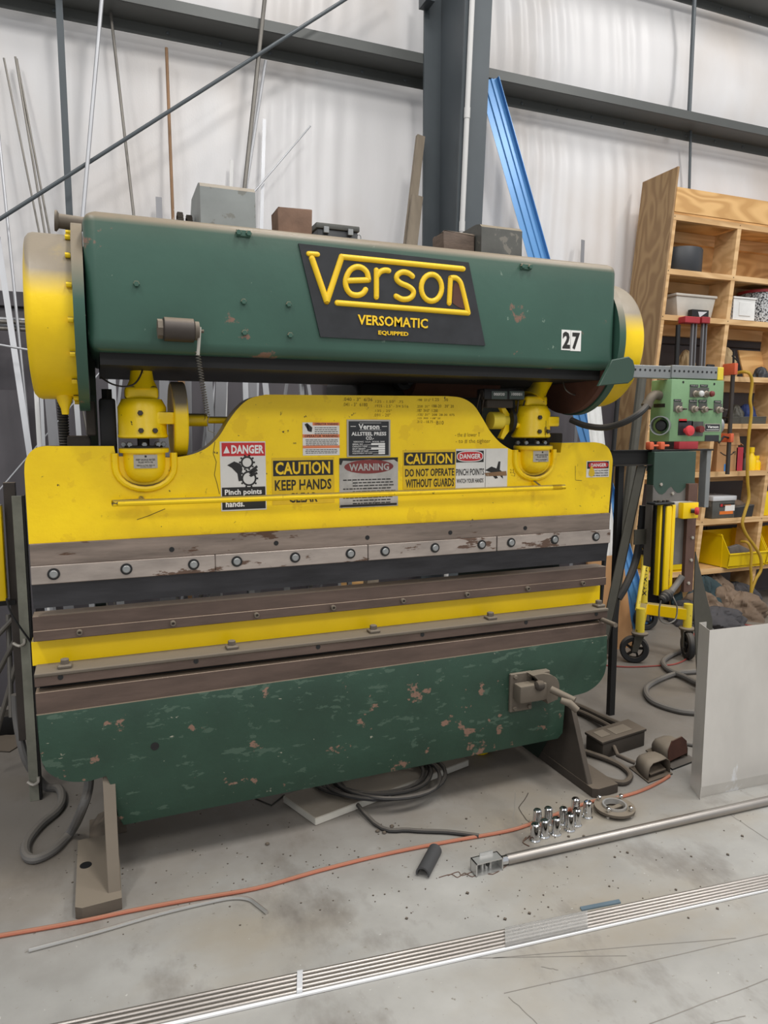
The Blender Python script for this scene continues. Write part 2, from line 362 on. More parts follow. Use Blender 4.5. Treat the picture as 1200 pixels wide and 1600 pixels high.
def girt(name, z, x0, x1):       # Z-shaped girt: inner leg up, web flat, outer leg down
    root = structure(obj(name, MB().box(x0, x1, 4.53, 4.725, z, z + .006), M['girt_steel'], smooth=0))
    obj('flange', MB().box(x0, x1, 4.526, 4.533, z, z + .062), M['girt_steel'], root, 0)
    obj('lip', MB().obox((x0, 4.53, z + .06), (x1 - x0, 0, 0), (0, .02, .012), (0, .0, .003)), M['girt_steel'], root, 0)
    obj('flange', MB().box(x0, x1, 4.718, 4.725, z - .066, z + .004), M['girt_steel'], root, 0)
    sc = MB().lathe([(.011, 0), (.011, .004), (.006, .008)], (0, 0, 0), (0, -1, 0), 6).mesh('screw')
    x = x0 + .3
    while x < x1:
        put('screw', sc, M['frame_steel'], root, (x, 4.718, z - .03)); x += .31
girt('trim_2', 3.885, -6, 10); girt('trim_3', 4.905, -6, 10)
# tapered steel column
c = thing('steel_column', (2.18, 4.35, 0), 'tapered dark grey steel column standing against the white wall', 'column')
XC = 2.215
def zY(z): return lerp(4.30, 4.02, z / 4.2)
obj('flange', MB().box(2.095, 2.33, 4.505, 4.522, 0, 7), M['frame_steel'], c, 0)
obj('web', MB().prism([(XC, 4.505, 0), (XC, zY(0), 0), (XC, zY(7), 7), (XC, 4.505, 7)], (.012, 0, 0)), M['frame_steel'], c, 0)
obj('flange', MB().hexa([(2.135, zY(0) - .014, 0), (2.315, zY(0) - .014, 0), (2.315, zY(0), 0), (2.135, zY(0), 0), (2.135, zY(7) - .014, 7), (2.315, zY(7) - .014, 7), (2.315, zY(7), 7), (2.135, zY(7), 7)]), M['frame_steel'], c, 0)
obj('base_plate', MB().box(2.05, 2.4, 4.18, 4.6, 0, .02), M['frame_steel'], c, 0)
obj('girt_clip', MB().box(2.06, 2.12, 4.40, 4.52, 4.205, 4.40), M['frame_steel'], c, 0)
p = thing('conduit', (2.12, 4.2, 0), 'white vertical conduit pipe clipped to the steel column', 'pipe')
def cxy(z): return Vector((2.153 + .004 * z, zY(z) - .034, z))
obj('pipe', MB().cyl(cxy(.3), cxy(7), .0165, 14), M['pvc'], p)
for z in (2.55, 4.6, 1.2):
    obj('clip', MB().box(cxy(z).x - .024, cxy(z).x + .03, cxy(z).y - .022, cxy(z).y + .016, z - .008, z + .008, .003, 1), M['galv'], p, 0)
for z in (3.4, 2.75): obj('coupling', MB().cyl(cxy(z - .03), cxy(z + .03), .019, 14), M['pvc'], p)
# sag rods and diagonal brace
tag(obj('sag_rod', MB().box(-.108, -.072, 4.585, 4.61, 2.0, 7), M['frame_steel'], smooth=0), 'vertical dark steel strap on the wall behind the left rods', 'rod')
tag(obj('sag_rod', MB().cyl((4.44, 4.6, 3.95), (4.44, 4.6, 4.9), .016, 10), M['frame_steel']), 'thick vertical dark rod between the two wall girts above the bookcase', 'rod')
tag(obj('sag_rod', MB().cyl((4.60, 4.688, 2.3), (4.55, 4.688, 3.885), .011, 10), M['frame_steel']), 'thin vertical dark rod under the girt just behind the bookcase', 'rod')
a, b = PY(0, 342, 4.44), PY(538, 0, 4.44); d = (b - a)
tag(obj('brace_rod', MB().cyl(a - d * .6, b + d * .2, .0105, 10), M['frame_steel']), 'long diagonal dark brace rod crossing the white wall', 'rod')

# ================================================================== PRESS BRAKE
press = thing('press_brake', (.9, 2.6, 0), 'large green and yellow press brake with black lettered nameplate', 'press')
UX, UZ = Vector((1, 0, 0)), Vector((0, 0, 1))
def pp(pts, Y): return [PY(x, y, Y) for x, y in pts]
def arc(pts, k=6):   # Catmull-Rom through px points
    out = []
    for i in range(len(pts) - 1):
        p0 = pts[max(i - 1, 0)]; p1 = pts[i]; p2 = pts[i + 1]; p3 = pts[min(i + 2, len(pts) - 1)]
        for j in range(k):
            t = j / k
            out.append(tuple(.5 * (2 * b + (c - a) * t + (2 * a - 5 * b + 4 * c - d) * t * t + (3 * b - a - 3 * c + d) * t ** 3) for a, b, c, d in zip(p0, p1, p2, p3)))
    out.append(tuple(pts[-1])); return out
def spl(pts, k=6): return [Vector(q) for q in arc([tuple(p) for p in pts], k)]
hexhead = MB().lathe([(.009, 0), (.009, .007), (.0075, .009)], (0, 0, 0), (0, -1, 0), 6).mesh('bolt', 0)
bigbolt_ring = MB().lathe([(.0185, 0), (.0185, .003), (.013, .0035)], (0, 0, 0), (0, -1, 0), 20).mesh('counterbore')
bigbolt = MB().lathe([(.0125, 0), (.0125, .006), (.010, .0085), (.0001, .0085)], (0, 0, 0), (0, -1, 0), 14).mesh('bolt')
holeme = MB().lathe([(.0085, 0), (.0085, .0012)], (0, 0, 0), (0, -1, 0), 14).mesh('hole')

# ---- crown beam
BX0, BX1, BY, BZ0, BZ1 = -.012, 1.823, 2.2, 1.720, 2.106
beam = obj('crown_beam', MB().box(BX0, BX1, BY, 2.92, BZ0, BZ1, .034, 6), M['green'], press)
obj('underside_shade_plate', MB().box(BX0 + .03, BX1 - .03, BY + .05, 2.9, BZ0 - .035, BZ0 + .002), M['black_iron'], press, 0)  # added plate, its near-black colour stands in for shade under the beam
for q in ((380.4, 471.7), (450.8, 476), (381.7, 520), (453, 524), (213, 444)): put('bolt', hexhead, M['green'], beam, PY(*q, BY))
for (x, y) in ((380, 366), (821, 418)):
    q = PY(x, y, BY); lt = obj('latch', MB().box(q.x - .022, q.x + .022, BY - .006, BY, q.z - .008, q.z + .012, .002, 1), M['green'], beam)
    for s in (-.015, .015): put('bolt', hexhead, M['green'], beam, (q.x + s, BY - .004, q.z + .002))
# nameplate
NP = BY - .0055
plate = obj('nameplate', MB().prism(pp([(466.5, 380.3), (732.5, 410), (758.4, 540), (500.8, 526.3)], BY - .006), (0, .006, 0)), M['plate_black'], press, 0, 'black trapezoid nameplate with raised yellow lettering')
def np_(pts): return [PY(460 + u / 3.871, 370 + v / 3.871, NP) for u, v in pts]
def stroke(mb, pts, r=.0092): mb.tube(np_(pts), r, 10, flat=(1, .9)); [mb.lathe([(.001, -.007), (r * .75, -.0055), (r, 0), (r, .002)], p, (0, 1, 0), 12) for p in (np_([pts[0]])[0], np_([pts[-1]])[0])]
L = MB()
stroke(L, [(105, 130), (195, 392)], .0100); stroke(L, [(195, 392), (285, 122)], .0100); stroke(L, [(285, 122), (1020, 195)]); stroke(L, [(85, 103), (140, 107)], .008)
stroke(L, [(315, 266), (448, 262)]); stroke(L, arc([(448, 262), (437, 215), (405, 187), (368, 184), (332, 208), (309, 262), (314, 310), (340, 345), (380, 354), (412, 343), (430, 320)], 4))
stroke(L, [(495, 203), (495, 365)]); stroke(L, arc([(495, 245), (515, 215), (545, 203), (570, 206)], 4))
stroke(L, arc([(714, 240), (690, 222), (655, 214), (625, 228), (617, 255), (640, 280), (690, 302), (718, 328), (714, 357), (688, 376), (650, 378), (614, 360)], 4))
stroke(L, [(828 + 62 * math.sin(t / 24 * 2 * math.pi), 309 - 81 * math.cos(t / 24 * 2 * math.pi)) for t in range(25)])
stroke(L, arc([(935, 402), (943, 250)], 3)); stroke(L, arc([(943, 250), (975, 250), (1000, 272), (1015, 315), (1050, 460)], 4)); stroke(L, [(1050, 462), (258, 400)])
for st, tl, br, bo in (('VERSOMATIC', (559, 491.4), (668, 513.4), .02), ('EQUIPPED', (591, 516.5), (637.7, 526.3), .02)):
    a, b = PY(*tl, NP - .002), PY(*br, NP - .002)
    for k in range(4): L.text(st, (a.x, NP - .0015 * k, b.z), UX, UZ, b.x - a.x, a.z - b.z, bo)
obj('lettering', L, M['letter_yellow'], plate, 40)
obj('worn_patch', MB().prism(np_(arc([(955, 400), (960, 300), (975, 278), (995, 290), (1010, 340), (1030, 430), (990, 425), (955, 400)], 3)[:-1]), (0, -.002, 0)), M['rust_dark'], plate, 0)
# 27
def rect(x0, y0, x1, y1, Y): a, b = PY(x0, y0, Y), PY(x1, y1, Y); return a.x, b.x, b.z, a.z
def decal(name, px, Y, m, label=None, t=.0012, parent=press):
    x0, x1, z0, z1 = rect(*px, Y)
    return obj(name, MB().box(x0, x1, Y - t, Y, z0, z1), M[m], parent, 0, label), x0, x1, z0, z1
def fit(mb, st, px, Y, bold=.03, t=.0022):
    x0, x1, z0, z1 = rect(*px, Y); mb.text(st, (x0, Y - t, z0), UX, UZ, x1 - x0, z1 - z0, bold)
for st, px, tx in (('2', (877.5, 515, 891, 547.5), (879, 518, 890, 545)), ('7', (891.5, 516, 907, 549), (894, 519.5, 905, 546.5))):
    dcl = decal('number_sticker', px, BY, 'print_white', 'white sticker with black numeral %s' % st)[0]
    mb = MB(); fit(mb, st, tx, BY, .045); obj('lettering', mb, M['print_black'], dcl, 0)

# ---- wheel guards at both ends
GY, GZ, GR = 2.465, 1.838, .246
def guard(xi, xo, side):
    s = 1 if xo > xi else -1; w = abs(xo - xi)
    g = obj('wheel_guard', MB().lathe([(GR * .45, 0), (GR, 0), (GR, w - .022), (GR - .004, w - .010), (GR - .014, w - .002), (GR - .03, w), (.02, w + .006)], (xi, GY, GZ), (s, 0, 0), 72), M['yellow_dusty'], press)
    fl = MB(); fl.lathe([(.08, 0), (GR + .036, 0), (GR + .036, .030), (.08, .030)], (xi - s * .030, GY, GZ), (s, 0, 0), 72)
    obj('guard_flange', fl, M['green'], press)
    for k in range(9):
        a = math.radians(100 + k * 22); y = GY + math.cos(a) * (GR + .008); z = GZ + math.sin(a) * (GR + .008)
        obj('tab', MB().cyl((xi + s * .002, y, z), (xi + s * .016, y, z), .008, 8), M['yellow'], g)
    return g
gl = guard(-.045, -.172, -1); gr = guard(1.855, 1.985, 1)
# inner discs of the right guard seen below the beam
obj('gear_disc', MB().prism([(1.795, GY + .276 * math.cos(math.radians(205 + 130 * i / 30)), GZ + .276 * math.sin(math.radians(205 + 130 * i / 30))) for i in range(31)], (.026, 0, 0)), M['rust_dark'], press)
# spout below left guard
q = PY(101, 632, 2.40)
obj('drain_spout', MB().lathe([(.026, .03), (.022, .012), (.012, -.012), (.010, -.03)], (q.x, 2.42, q.z), (0, 0, 1), 14), M['yellow'], press)
hz = []
for i in range(60): hz.append((.018 if i % 2 else .014, i * .0045))
obj('bellows_hose', MB().lathe(hz, (PY(101, 695, 2.6).x, 2.6, PY(101, 700, 2.6).z), (0, 0, 1), 14), M['rubber'], press)
a, b = PY(90, 345, 2.5), PY(122, 350, 2.5)
obj('breather', MB().cyl(a, b + Vector((.02, 0, 0)), .022, 18).lathe([(.031, 0), (.031, .006), (.022, .012)], a - Vector((.008, 0, 0)), b - a, 18), M['dusty_steel'], press)
obj('hook', MB().tube([PY(125, 472, 2.2), PY(128, 484, 2.19), PY(132, 494, 2.19)], .0045, 6), M['dusty_steel'], gl)
# side frames and the dark drive behind the ram
for x in (-.03, 1.815): obj('side_frame', MB().prism([(x, 2.62, 0), (x, 3.42, 0), (x, 3.42, 2.08), (x, 2.55, 2.08), (x, 2.55, 1.76), (x, 2.78, 1.62), (x, 2.82, 1.0), (x, 2.55, .92), (x, 2.50, .2)], (.035, 0, 0)), M['green_dark'], press, 0)
dr = obj('drive_motor', MB().box(1.02, 1.62, 2.82, 3.3, 1.52, 1.72, .03, 3), M['black_iron'], press)
sh = PY(628, 596, 2.75)
obj('shaft', MB().cyl((sh.x, 2.66, sh.z), (sh.x, 2.85, sh.z), .018, 14).cyl((sh.x, 2.72, sh.z), (sh.x, 2.76, sh.z), .036, 18), M['black_iron'], dr)
obj('gear_drum', MB().cyl((1.22, 2.76, 1.72), (1.62, 2.76, 1.72), .085, 28), M['rust_dark'], press)
# ---- lubricator on beam front
a, b = PY(254, 514, 2.165), PY(304, 517, 2.165)
lub = obj('lubricator', MB().lathe([(.028, 0), (.034, .004), (.034, (b - a).length - .004), (.028, (b - a).length)], a, b - a, 24), M['dark_steel'], press)
lub2 = obj('lubricator_cap', MB().cyl(a - Vector((.014, 0, 0)), a, .028, 8), M['dusty_steel'], lub); obj('lubricator_cap', MB().cyl(b, b + Vector((.012, 0, 0)), .027, 16).cyl(b + Vector((.01, 0, 0)), b + Vector((.026, 0, 0)), .005, 8), M['dusty_steel'], lub)
obj('lever', MB().tube([b + Vector((.014, -.01, .01)), b + Vector((.010, -.012, -.03)), b + Vector((.006, -.012, -.07))], .005, 6), M['tag_steel'], lub)
co = []; a, b = PY(308, 548, 2.16), PY(324, 648, 2.32)
for i in range(24 * 8 + 1):
    t = i / (24 * 8); ang = i / 8 * 2 * math.pi; c_ = a + (b - a) * t
    co.append(c_ + Vector((math.cos(ang) * .007, math.sin(ang) * .007, 0)))
obj('coil_hose', MB().tube(co + [b + Vector((.0, 0, -.02)), b + Vector((.002, 0, -.05)), b + Vector((.025, 0, -.06))], .0014, 5), M['bar_grey'], lub)

# ---- things fixed on top of the beam
def chain_guard(name, x0, x1, y0, m, slope):
    h = slope[0]; pr = [(y0, 0), (y0, h * .86), (y0 + .012, h * .95), (y0 + .04, h), (y0 + .2, h * .98), (y0 + .32, 0)]
    return obj(name, MB().prism([(x0, y, BZ1 - .004 + z) for y, z in pr], (x1 - x0, 0, 0)), M[m], press, 30)
x0, x1, z0, z1 = rect(311, 288, 397, 342, 2.3)
g1 = chain_guard('motor_guard', PY(311, 300, 2.3).x, PY(397, 320, 2.3).x, 2.28, 'grey_guard', (PY(330, 288, 2.33).z - BZ1,))
x0 = PY(311, 300, 2.3).x
for k, r in ((-.022, .034), (-.05, .040)):
    sp = MB(); n = 18
    sp.cyl((x0 + k, 2.42, BZ1 + .03), (x0 + k + .008, 2.42, BZ1 + .03), r * .82, 20)
    for i in range(n): a = i / n * 2 * math.pi; sp.box(x0 + k - .004, x0 + k + .012, 2.42 + math.cos(a) * r - .0045, 2.42 + math.cos(a) * r + .0045, BZ1 + .03 + math.sin(a) * r - .0045, BZ1 + .03 + math.sin(a) * r + .0045)
    obj('sprocket', sp, M['dusty_dark'], press, 30)
obj('sprocket_shaft', MB().cyl((x0 - .055, 2.42, BZ1 + .03), (x0 + .02, 2.42, BZ1 + .03), .012, 12), M['dusty_dark'], press)
xa = PY(748, 360, 2.3).x; xb = PY(811, 380, 2.3).x
chain_guard('motor_guard', xa, xb, 2.28, 'grey_guard_dark', (PY(765, 353, 2.33).z - BZ1,))
sp = MB(); sp.cyl((xb + .012, 2.36, BZ1 + .02), (xb + .02, 2.36, BZ1 + .02), .034, 20)
for i in range(16): a = i / 16 * 2 * math.pi; sp.box(xb + .008, xb + .024, 2.36 + math.cos(a) * .038 - .005, 2.36 + math.cos(a) * .038 + .005, BZ1 + .02 + math.sin(a) * .038 - .005, BZ1 + .02 + math.sin(a) * .038 + .005)
obj('sprocket', sp, M['black_iron'], press, 30)
obj('sprocket_shaft', MB().cyl((xb - .01, 2.36, BZ1 + .02), (xb + .03, 2.36, BZ1 + .02), .012, 10), M['black_iron'], press)
a, b = PY(396, 343, 2.36), PY(436, 347, 2.36); a.z = b.z = BZ1 + .013
obj('shaft_tube', MB().cyl(a - Vector((.02, 0, 0)), b + Vector((.02, 0, 0)), .017, 14).cyl(a, a + Vector((.02, 0, 0)), .022, 14), M['dusty_steel'], press)

# ---- ram
RY = 2.43
rim = [(45, 850.5)] + arc([(38, 738), (39, 722), (45, 709), (56, 700), (70, 697), (82, 697)], 4) + [(178, 697), (181, 713), (272, 715)] + arc([(272, 715), (300, 710), (324, 699), (342, 682), (357, 658), (372, 638), (390, 623), (415, 616.5)], 5)[1:] + \
      arc([(700, 619), (722, 622), (740, 633), (753, 652), (766, 674), (781, 691), (798, 702), (815, 707)], 5) + [(876, 707), (878, 692)] + arc([(930, 691), (943, 694), (952, 702), (957, 716), (957, 728)], 4) + [(951, 803)]
ram = obj('ram', MB().prism(pp(rim, RY), (0, .085, 0)), M['yellow'], press, 30)
RZ0 = PY(500, 826.5, RY).z; RX0, RX1 = PY(46, 850, RY).x, PY(951, 803, RY).x
def bar(name, yl, yh, Y, m, x0=RX0, x1=RX1, th=.06, ref=47.5, parent=press, bevel=.0015):
    z1 = PY(ref, yl, Y).z; z0 = PY(ref, yh, Y).z
    return obj(name, MB().box(x0, x1, Y, Y + th, z0, z1, bevel, 1), M[m], parent, 0), z0, z1
cl, cz0, cz1 = bar('clamp_plate', 850.5, 885, 2.420, 'grey_steel')
for q in ((268.5, 863.6), (431.5, 852), (574, 843.5), (703.5, 835.5), (820.5, 828)): put('hole', holeme, M['black'], cl, Vector((PY(*q, 2.42).x, 2.42, lerp(cz0, cz1, .38))))
cuts = [48, 336, 575, 776, 951]; sz1 = PY(48, 885, 2.414).z; sz0 = PY(48, 914.5, 2.414).z
bolts = [[(84, 898), (197.5, 890), (302.5, 882)], [(370, 877), (461, 870), (547.5, 863.5)], [(601.5, 860), (679.5, 854), (752.5, 849)], [(798.5, 846), (866.5, 841.5), (931, 836.5)]]
for i in range(4):
    xa, xb = PY(cuts[i], 880, 2.414).x + .0015, PY(cuts[i + 1], 850, 2.414).x - .0015
    if i == 0: xa = RX0
    if i == 3: xb = RX1
    sgm = obj('clamp_bar', MB().box(xa, xb, 2.412, 2.47, sz0, sz1 - .001, .002, 1), M['clamp_steel'], press, 0)
    for q in bolts[i]:
        l = Vector((PY(*q, 2.412).x, 2.412, lerp(sz0, sz1, .52)))
        put('counterbore', bigbolt_ring, M['black'], sgm, l); put('bolt', bigbolt, M['galv'], sgm, l)
obj('punch', MB().prism([(RX0, 2.425, sz0), (RX0, 2.47, sz0), (RX0, 2.47, PY(48, 951.5, 2.44).z + .03), (RX0, 2.46, PY(48, 951.5, 2.44).z), (RX0, 2.438, PY(48, 951.5, 2.44).z)], (PY(947, 860, 2.44).x - RX0, 0, 0)), M['punch_steel'], press, 0)
# guard rail on ram
r0, r1 = PY(224, 782, 2.37), PY(862, 764, 2.37); r0.z = r1.z = (r0.z + r1.z) / 2
obj('guard_rail', MB().tube(spl([(r0.x - .004, RY + .01, r0.z + .006), (r0.x, 2.385, r0.z + .001), r0 + Vector((.02, 0, 0)), r1 - Vector((.07, 0, 0)), r1], 5), .0105, 10).cyl((r1.x - .05, 2.37, r1.z), (r1.x - .045, RY + .01, r1.z + .022), .009, 8), M['yellow'], press)
# oil pockets
def pocket(pcx, ptop, pbot, w):
    cx = PY(pcx, ptop, 2.40).x; zt = PY(pcx, ptop, 2.38).z; zb = PY(pcx, pbot, 2.38).z; r = .066; h = zt - zb
    prof = [(.001, 0), (r * .35, .003), (r * .65, .012), (r * .85, .026), (r * .96, .044), (r, .064), (r, h)]
    b = obj('oil_pocket', MB().lathe(prof, (cx, RY + .012, zb), (0, 0, 1), 36), M['yellow'], press)
    obj('pocket_rim', MB().lathe([(r * .7, 0), (r + .010, 0), (r + .012, .003), (r + .012, .013), (r + .009, .016), (r * .4, .016)], (cx, RY + .012, zt - .004), (0, 0, 1), 36), M['yellow'], b)
    out = []; ri, ro = .079, .102
    sh = [(ri, zt - .005)] + [(ri * math.cos(-t / 12 * math.pi), zb + .055 + (ri - .018) * math.sin(-t / 12 * math.pi)) for t in range(13)] + [(-ri, zt - .005)]
    so = [(ro, zt - .005)] + [(ro * math.cos(-t / 12 * math.pi), zb + .055 + (ro - .018) * math.sin(-t / 12 * math.pi)) for t in range(13)] + [(-ro, zt - .005)]
    mb = MB(); path = [Vector((cx + (p[0] + q[0]) / 2, RY, (p[1] + q[1]) / 2)) for p, q in zip(sh, so)]
    mb.tube(path, .0125, 10, flat=(1, 1.1)); obj('weld_lip', mb, M['yellow'], b)
    tg = obj('oil_tag', MB().prism([(cx + r * 1.005 * math.sin(a), RY + .012 - r * 1.005 * math.cos(a), zt - .052) for a in [math.radians(-32 + 8 * i) for i in range(9)]] + [(cx + r * 1.03 * math.sin(a), RY + .012 - r * 1.03 * math.cos(a), zt - .052) for a in [math.radians(32 - 8 * i) for i in range(9)]], (0, 0, .043)), M['tag_steel'], b, 0, 'worn metal oil tag')
    mb = MB()
    for st, f0, f1, wd in (('1', .80, .95, .006), ('KEEP SADDLE RECESS', .56, .70, .058), ('FILLED WITH OIL', .38, .51, .044), ('VERSON ALLSTEEL PRESS CO.', .16, .26, .056), ('CHICAGO, ILLINOIS', .05, .12, .034)):
        k = len(mb.b.verts); mb.text(st, (-wd / 2, 0, zt - .052 + .043 * f0), UX, UZ, wd, .043 * (f1 - f0), .02)
        mb.b.verts.ensure_lookup_table()
        for v in mb.b.verts[k:]:
            a = v.co.x / r; v.co.x = cx + r * 1.036 * math.sin(a); v.co.y = RY + .012 - r * 1.036 * math.cos(a)
    obj('lettering', mb, M['print_black'], tg, 0)
    return b, cx, zt
pk1, C1, ZT1 = pocket(226.5, 706, 757, 63); pk2, C2, ZT2 = pocket(842, 701, 742, 60)
# connecting screws (pitmans)
def pitman(cx, zt, slant):
    zc0 = zt + .042; PYc = RY + .03
    obj('ball_screw', MB().cyl((cx, PYc, zt - .02), (cx, PYc, zc0 + .02), .019, 18).cyl((cx, PYc, zt + .008), (cx, PYc, zt + .018), .06, 24), M['black_iron'], press)
    nut = obj('screw_nut', MB().lathe([(.072, 0), (.078, .004), (.078, .010), (.0755, .014), (.0755, .1), (.062, .126), (.05, .126)], (cx, PYc, zc0), (0, 0, 1), 40), M['yellow'], press)
    for dz, an in ((.03, -8), (.03, 26), (.085, -8)):
        a = math.radians(an); put('bolt', hexhead, M['dark_steel'], nut, (cx + .0755 * math.sin(a), PYc - .0755 * math.cos(a), zc0 + dz - .005))
    obj('lug', MB().obox((cx + .03, PYc - .066, zc0 + .045), (.075, .02, 0), (0, .05, 0), (0, 0, .04), .006, 2), M['yellow'], nut)
    base = obj('pitman_base', MB().box(cx - .052, cx + .05, PYc - .045, PYc + .05, zc0 + .122, zc0 + .168, .014, 3), M['yellow'], press)
    zz = zc0 + .158
    obj('pitman_neck', MB().lathe([(.05, 0), (.037, .03), (.034, .055), (.036, BZ0 - zz + .09)], (cx + .002 + (.0 if not slant else .01), PYc, zz), (slant, 0, 1), 28), M['yellow'], base)
    for i in range(8):
        a = i / 8 * 6.283; put('bolt', hexhead, M['galv'], press, (cx + .062 * math.cos(a), PYc + .045 * math.sin(a), zt + .022))
pitman(C1, ZT1, 0); pitman(C2, ZT2, .62)
obj('oil_line', MB().tube(spl([PY(157, 589, 2.38), PY(175, 600, 2.36), PY(196, 604, 2.35), PY(212, 598, 2.36), PY(222, 580, 2.40), PY(224, 560, 2.42)], 4), .0028, 6), M['dark_steel'], press)
obj('oil_line', MB().tube(spl([PY(880, 598, 2.42), PY(885, 610, 2.40), PY(897, 617, 2.40), PY(912, 619, 2.42)], 4), .0028, 6), M['bar_grey'], press)
# handwheel behind the left pocket
hw0, hw1 = PY(268, 650, 2.50).x, PY(293, 650, 2.44).x; hz_ = PY(280, 656, 2.52).z
obj('handwheel', MB().lathe([(.10, 0), (.124, 0), (.128, .004), (.128, hw1 - hw0 - .004), (.124, hw1 - hw0), (.10, hw1 - hw0), (.098, .02)], (hw0, 2.53, hz_), (1, 0, 0), 48), M['yellow_dusty'], press)
obj('wheel_web', MB().cyl((hw0 + .015, 2.53, hz_), (hw0 + .03, 2.53, hz_), .11, 36), M['black_iron'], press)
obj('adjusting_shaft', MB().cyl((hw0, 2.53, hz_), (hw1 + .075, 2.53, hz_), .022, 16).cyl((hw1, 2.53, hz_), (C2 - .2, 2.53, hz_), .012, 12), M['yellow'], press)
obj('gear_bracket', MB().box(C1 - .13, C1 - .08, 2.47, 2.60, zt_ := ZT1 - .02, ZT1 + .17, .008, 2).cyl((C1 - .105, 2.5, ZT1 + .17), (C1 - .105, 2.5, ZT1 + .2), .018, 6), M['black_iron'], press)
obj('gib_block', MB().box(-.09, -.02, 2.52, 2.62, ZT1 - .03, ZT1 + .05, .006, 2).box(-.03, .0, 2.5, 2.56, ZT1 + .05, ZT1 + .16, .004, 1), M['dusty_dark'], press)
obj('gib_block', MB().box(C2 + .12, C2 + .2, 2.52, 2.62, ZT2 - .04, ZT2 + .06, .006, 2), M['dusty_dark'], press)
# counter and knobs near the right pitman
x0, x1, z0, z1 = rect(757, 607, 819, 625, 2.40)
ct = obj('stroke_counter', MB().box(x0, x1, 2.40, 2.46, z0, z1, .004, 2), M['black_iron'], press)
for px, st in (((768, 611, 792, 624), '000030'), ((796, 611, 819, 624), '100001')):
    w_ = decal('counter_window', px, 2.399, 'glass_dark', parent=ct)[0]
    mb = MB(); fit(mb, st, (px[0] + 3, 613.5, px[2] - 4, 618.5), 2.398, .02); obj('lettering', mb, M['print_white'], ct, 0)
obj('counter_bracket', MB().box(x0 + .03, x1 - .03, 2.43, 2.48, z0 - .03, z0, .003, 1), M['dusty_dark'], press)
for px in (((750, 616), (744, 640)), ((757, 616), (753, 642)), ((810, 626), (806, 660)), ((820, 626), (812, 652))):
    obj('chain', MB().tube([PY(*px[0], 2.42), PY(*px[1], 2.47)], .0035, 6), M['dark_steel'], press)
obj('counter_sprocket', MB().cyl(PY(752, 616, 2.42), PY(752, 616, 2.42) + Vector((.02, 0, 0)), .017, 16), M['dark_steel'], ct)
a = PY(766, 657, 2.47)
kn = obj('adjuster_knob', MB().cyl(a, a + Vector((.05, 0, 0)), .034, 20).cyl(a + Vector((.05, 0, 0)), a + Vector((.075, 0, 0)), .027, 20), M['yellow_pale'], press)
b = a + Vector((.085, 0, 0))
obj('crank_arm', MB().prism([PY(x, y, 2.45) for x, y in ((782, 637), (790, 636), (797, 648), (803, 660), (797, 672), (787, 687), (781, 684), (790, 666), (792, 658))], (0, .02, 0), .003, 1), M['yellow'], press)
obj('crank_ball', MB().lathe([(.001, -.013), (.008, -.011), (.0125, -.004), (.0125, .004), (.008, .011), (.001, .013)], PY(807, 664, 2.44), (1, 0, 0), 16).cyl(PY(799, 664, 2.45), PY(807, 664, 2.44), .007, 8), M['yellow'], press)
obj('adjuster_plate', MB().cyl(a + Vector((.075, 0, 0)), a + Vector((.09, 0, 0)), .055, 24), M['black_iron'], press)

# ---- decals on the ram
DY = RY - .0003
d_, *_r = decal('danger_decal', (343, 690, 416.5, 796), DY, 'decal_white', 'red white and black danger decal with gears')
mb = MB(); x0, x1, z0, z1 = rect(346, 692, 414, 712, DY); mb.box(x0, x1, DY - .0018, DY - .0012, z0, z1); obj('header', mb, M['decal_red'], d_, 0)
x0, x1, z0, z1 = rect(346.5, 762, 415, 794, DY); obj('footer', MB().box(x0, x1, DY - .0018, DY - .0012, z0, z1), M['print_black'], d_, 0)
mb = MB(); fit(mb, 'DANGER', (361, 695.5, 412, 708.5), DY, .04); fit(mb, 'Pinch points', (351, 765, 409, 774), DY, .03); fit(mb, 'hands.', (352.5, 783, 382, 791.5), DY, .03)
mb.prism([PY(x, y, DY - .0022) for x, y in ((349, 708.5), (354, 697), (359, 708))], (0, .0004, 0)); obj('lettering', mb, M['print_white'], d_, 0)
mb = MB()
for (cx, cy, r) in ((386, 722.5, 8.5), (389, 747.5, 10.5)):
    mb.tube([PY(cx + r * math.cos(t / 20 * 6.283), cy + r * math.sin(t / 20 * 6.283), DY - .0014) for t in range(20)], .0035, 6, True, flat=(1, .2))
    for k in range(10):
        t = k / 10 * 6.283; q = PY(cx + (r + 2.6) * math.cos(t), cy + (r + 2.6) * math.sin(t), DY - .0018); mb.box(q.x - .003, q.x + .003, q.y, q.y + .0005, q.z - .003, q.z + .003)
mb.prism([PY(x, y, DY - .0022) for x, y in ((355, 727), (366, 721), (376, 725), (379, 733), (377, 741), (379, 751), (373, 752), (371, 740), (362, 731))], (0, .0005, 0))
for k in range(3):
    mb.prism([PY(x, y + k * 1.2, DY - .0022) for x, y in ((389, 736 + k * 2), (401, 727 + k * 4), (403, 730 + k * 4), (392, 739 + k * 2))], (0, .0005, 0))
obj('pictogram', mb, M['print_black'], d_, 0)

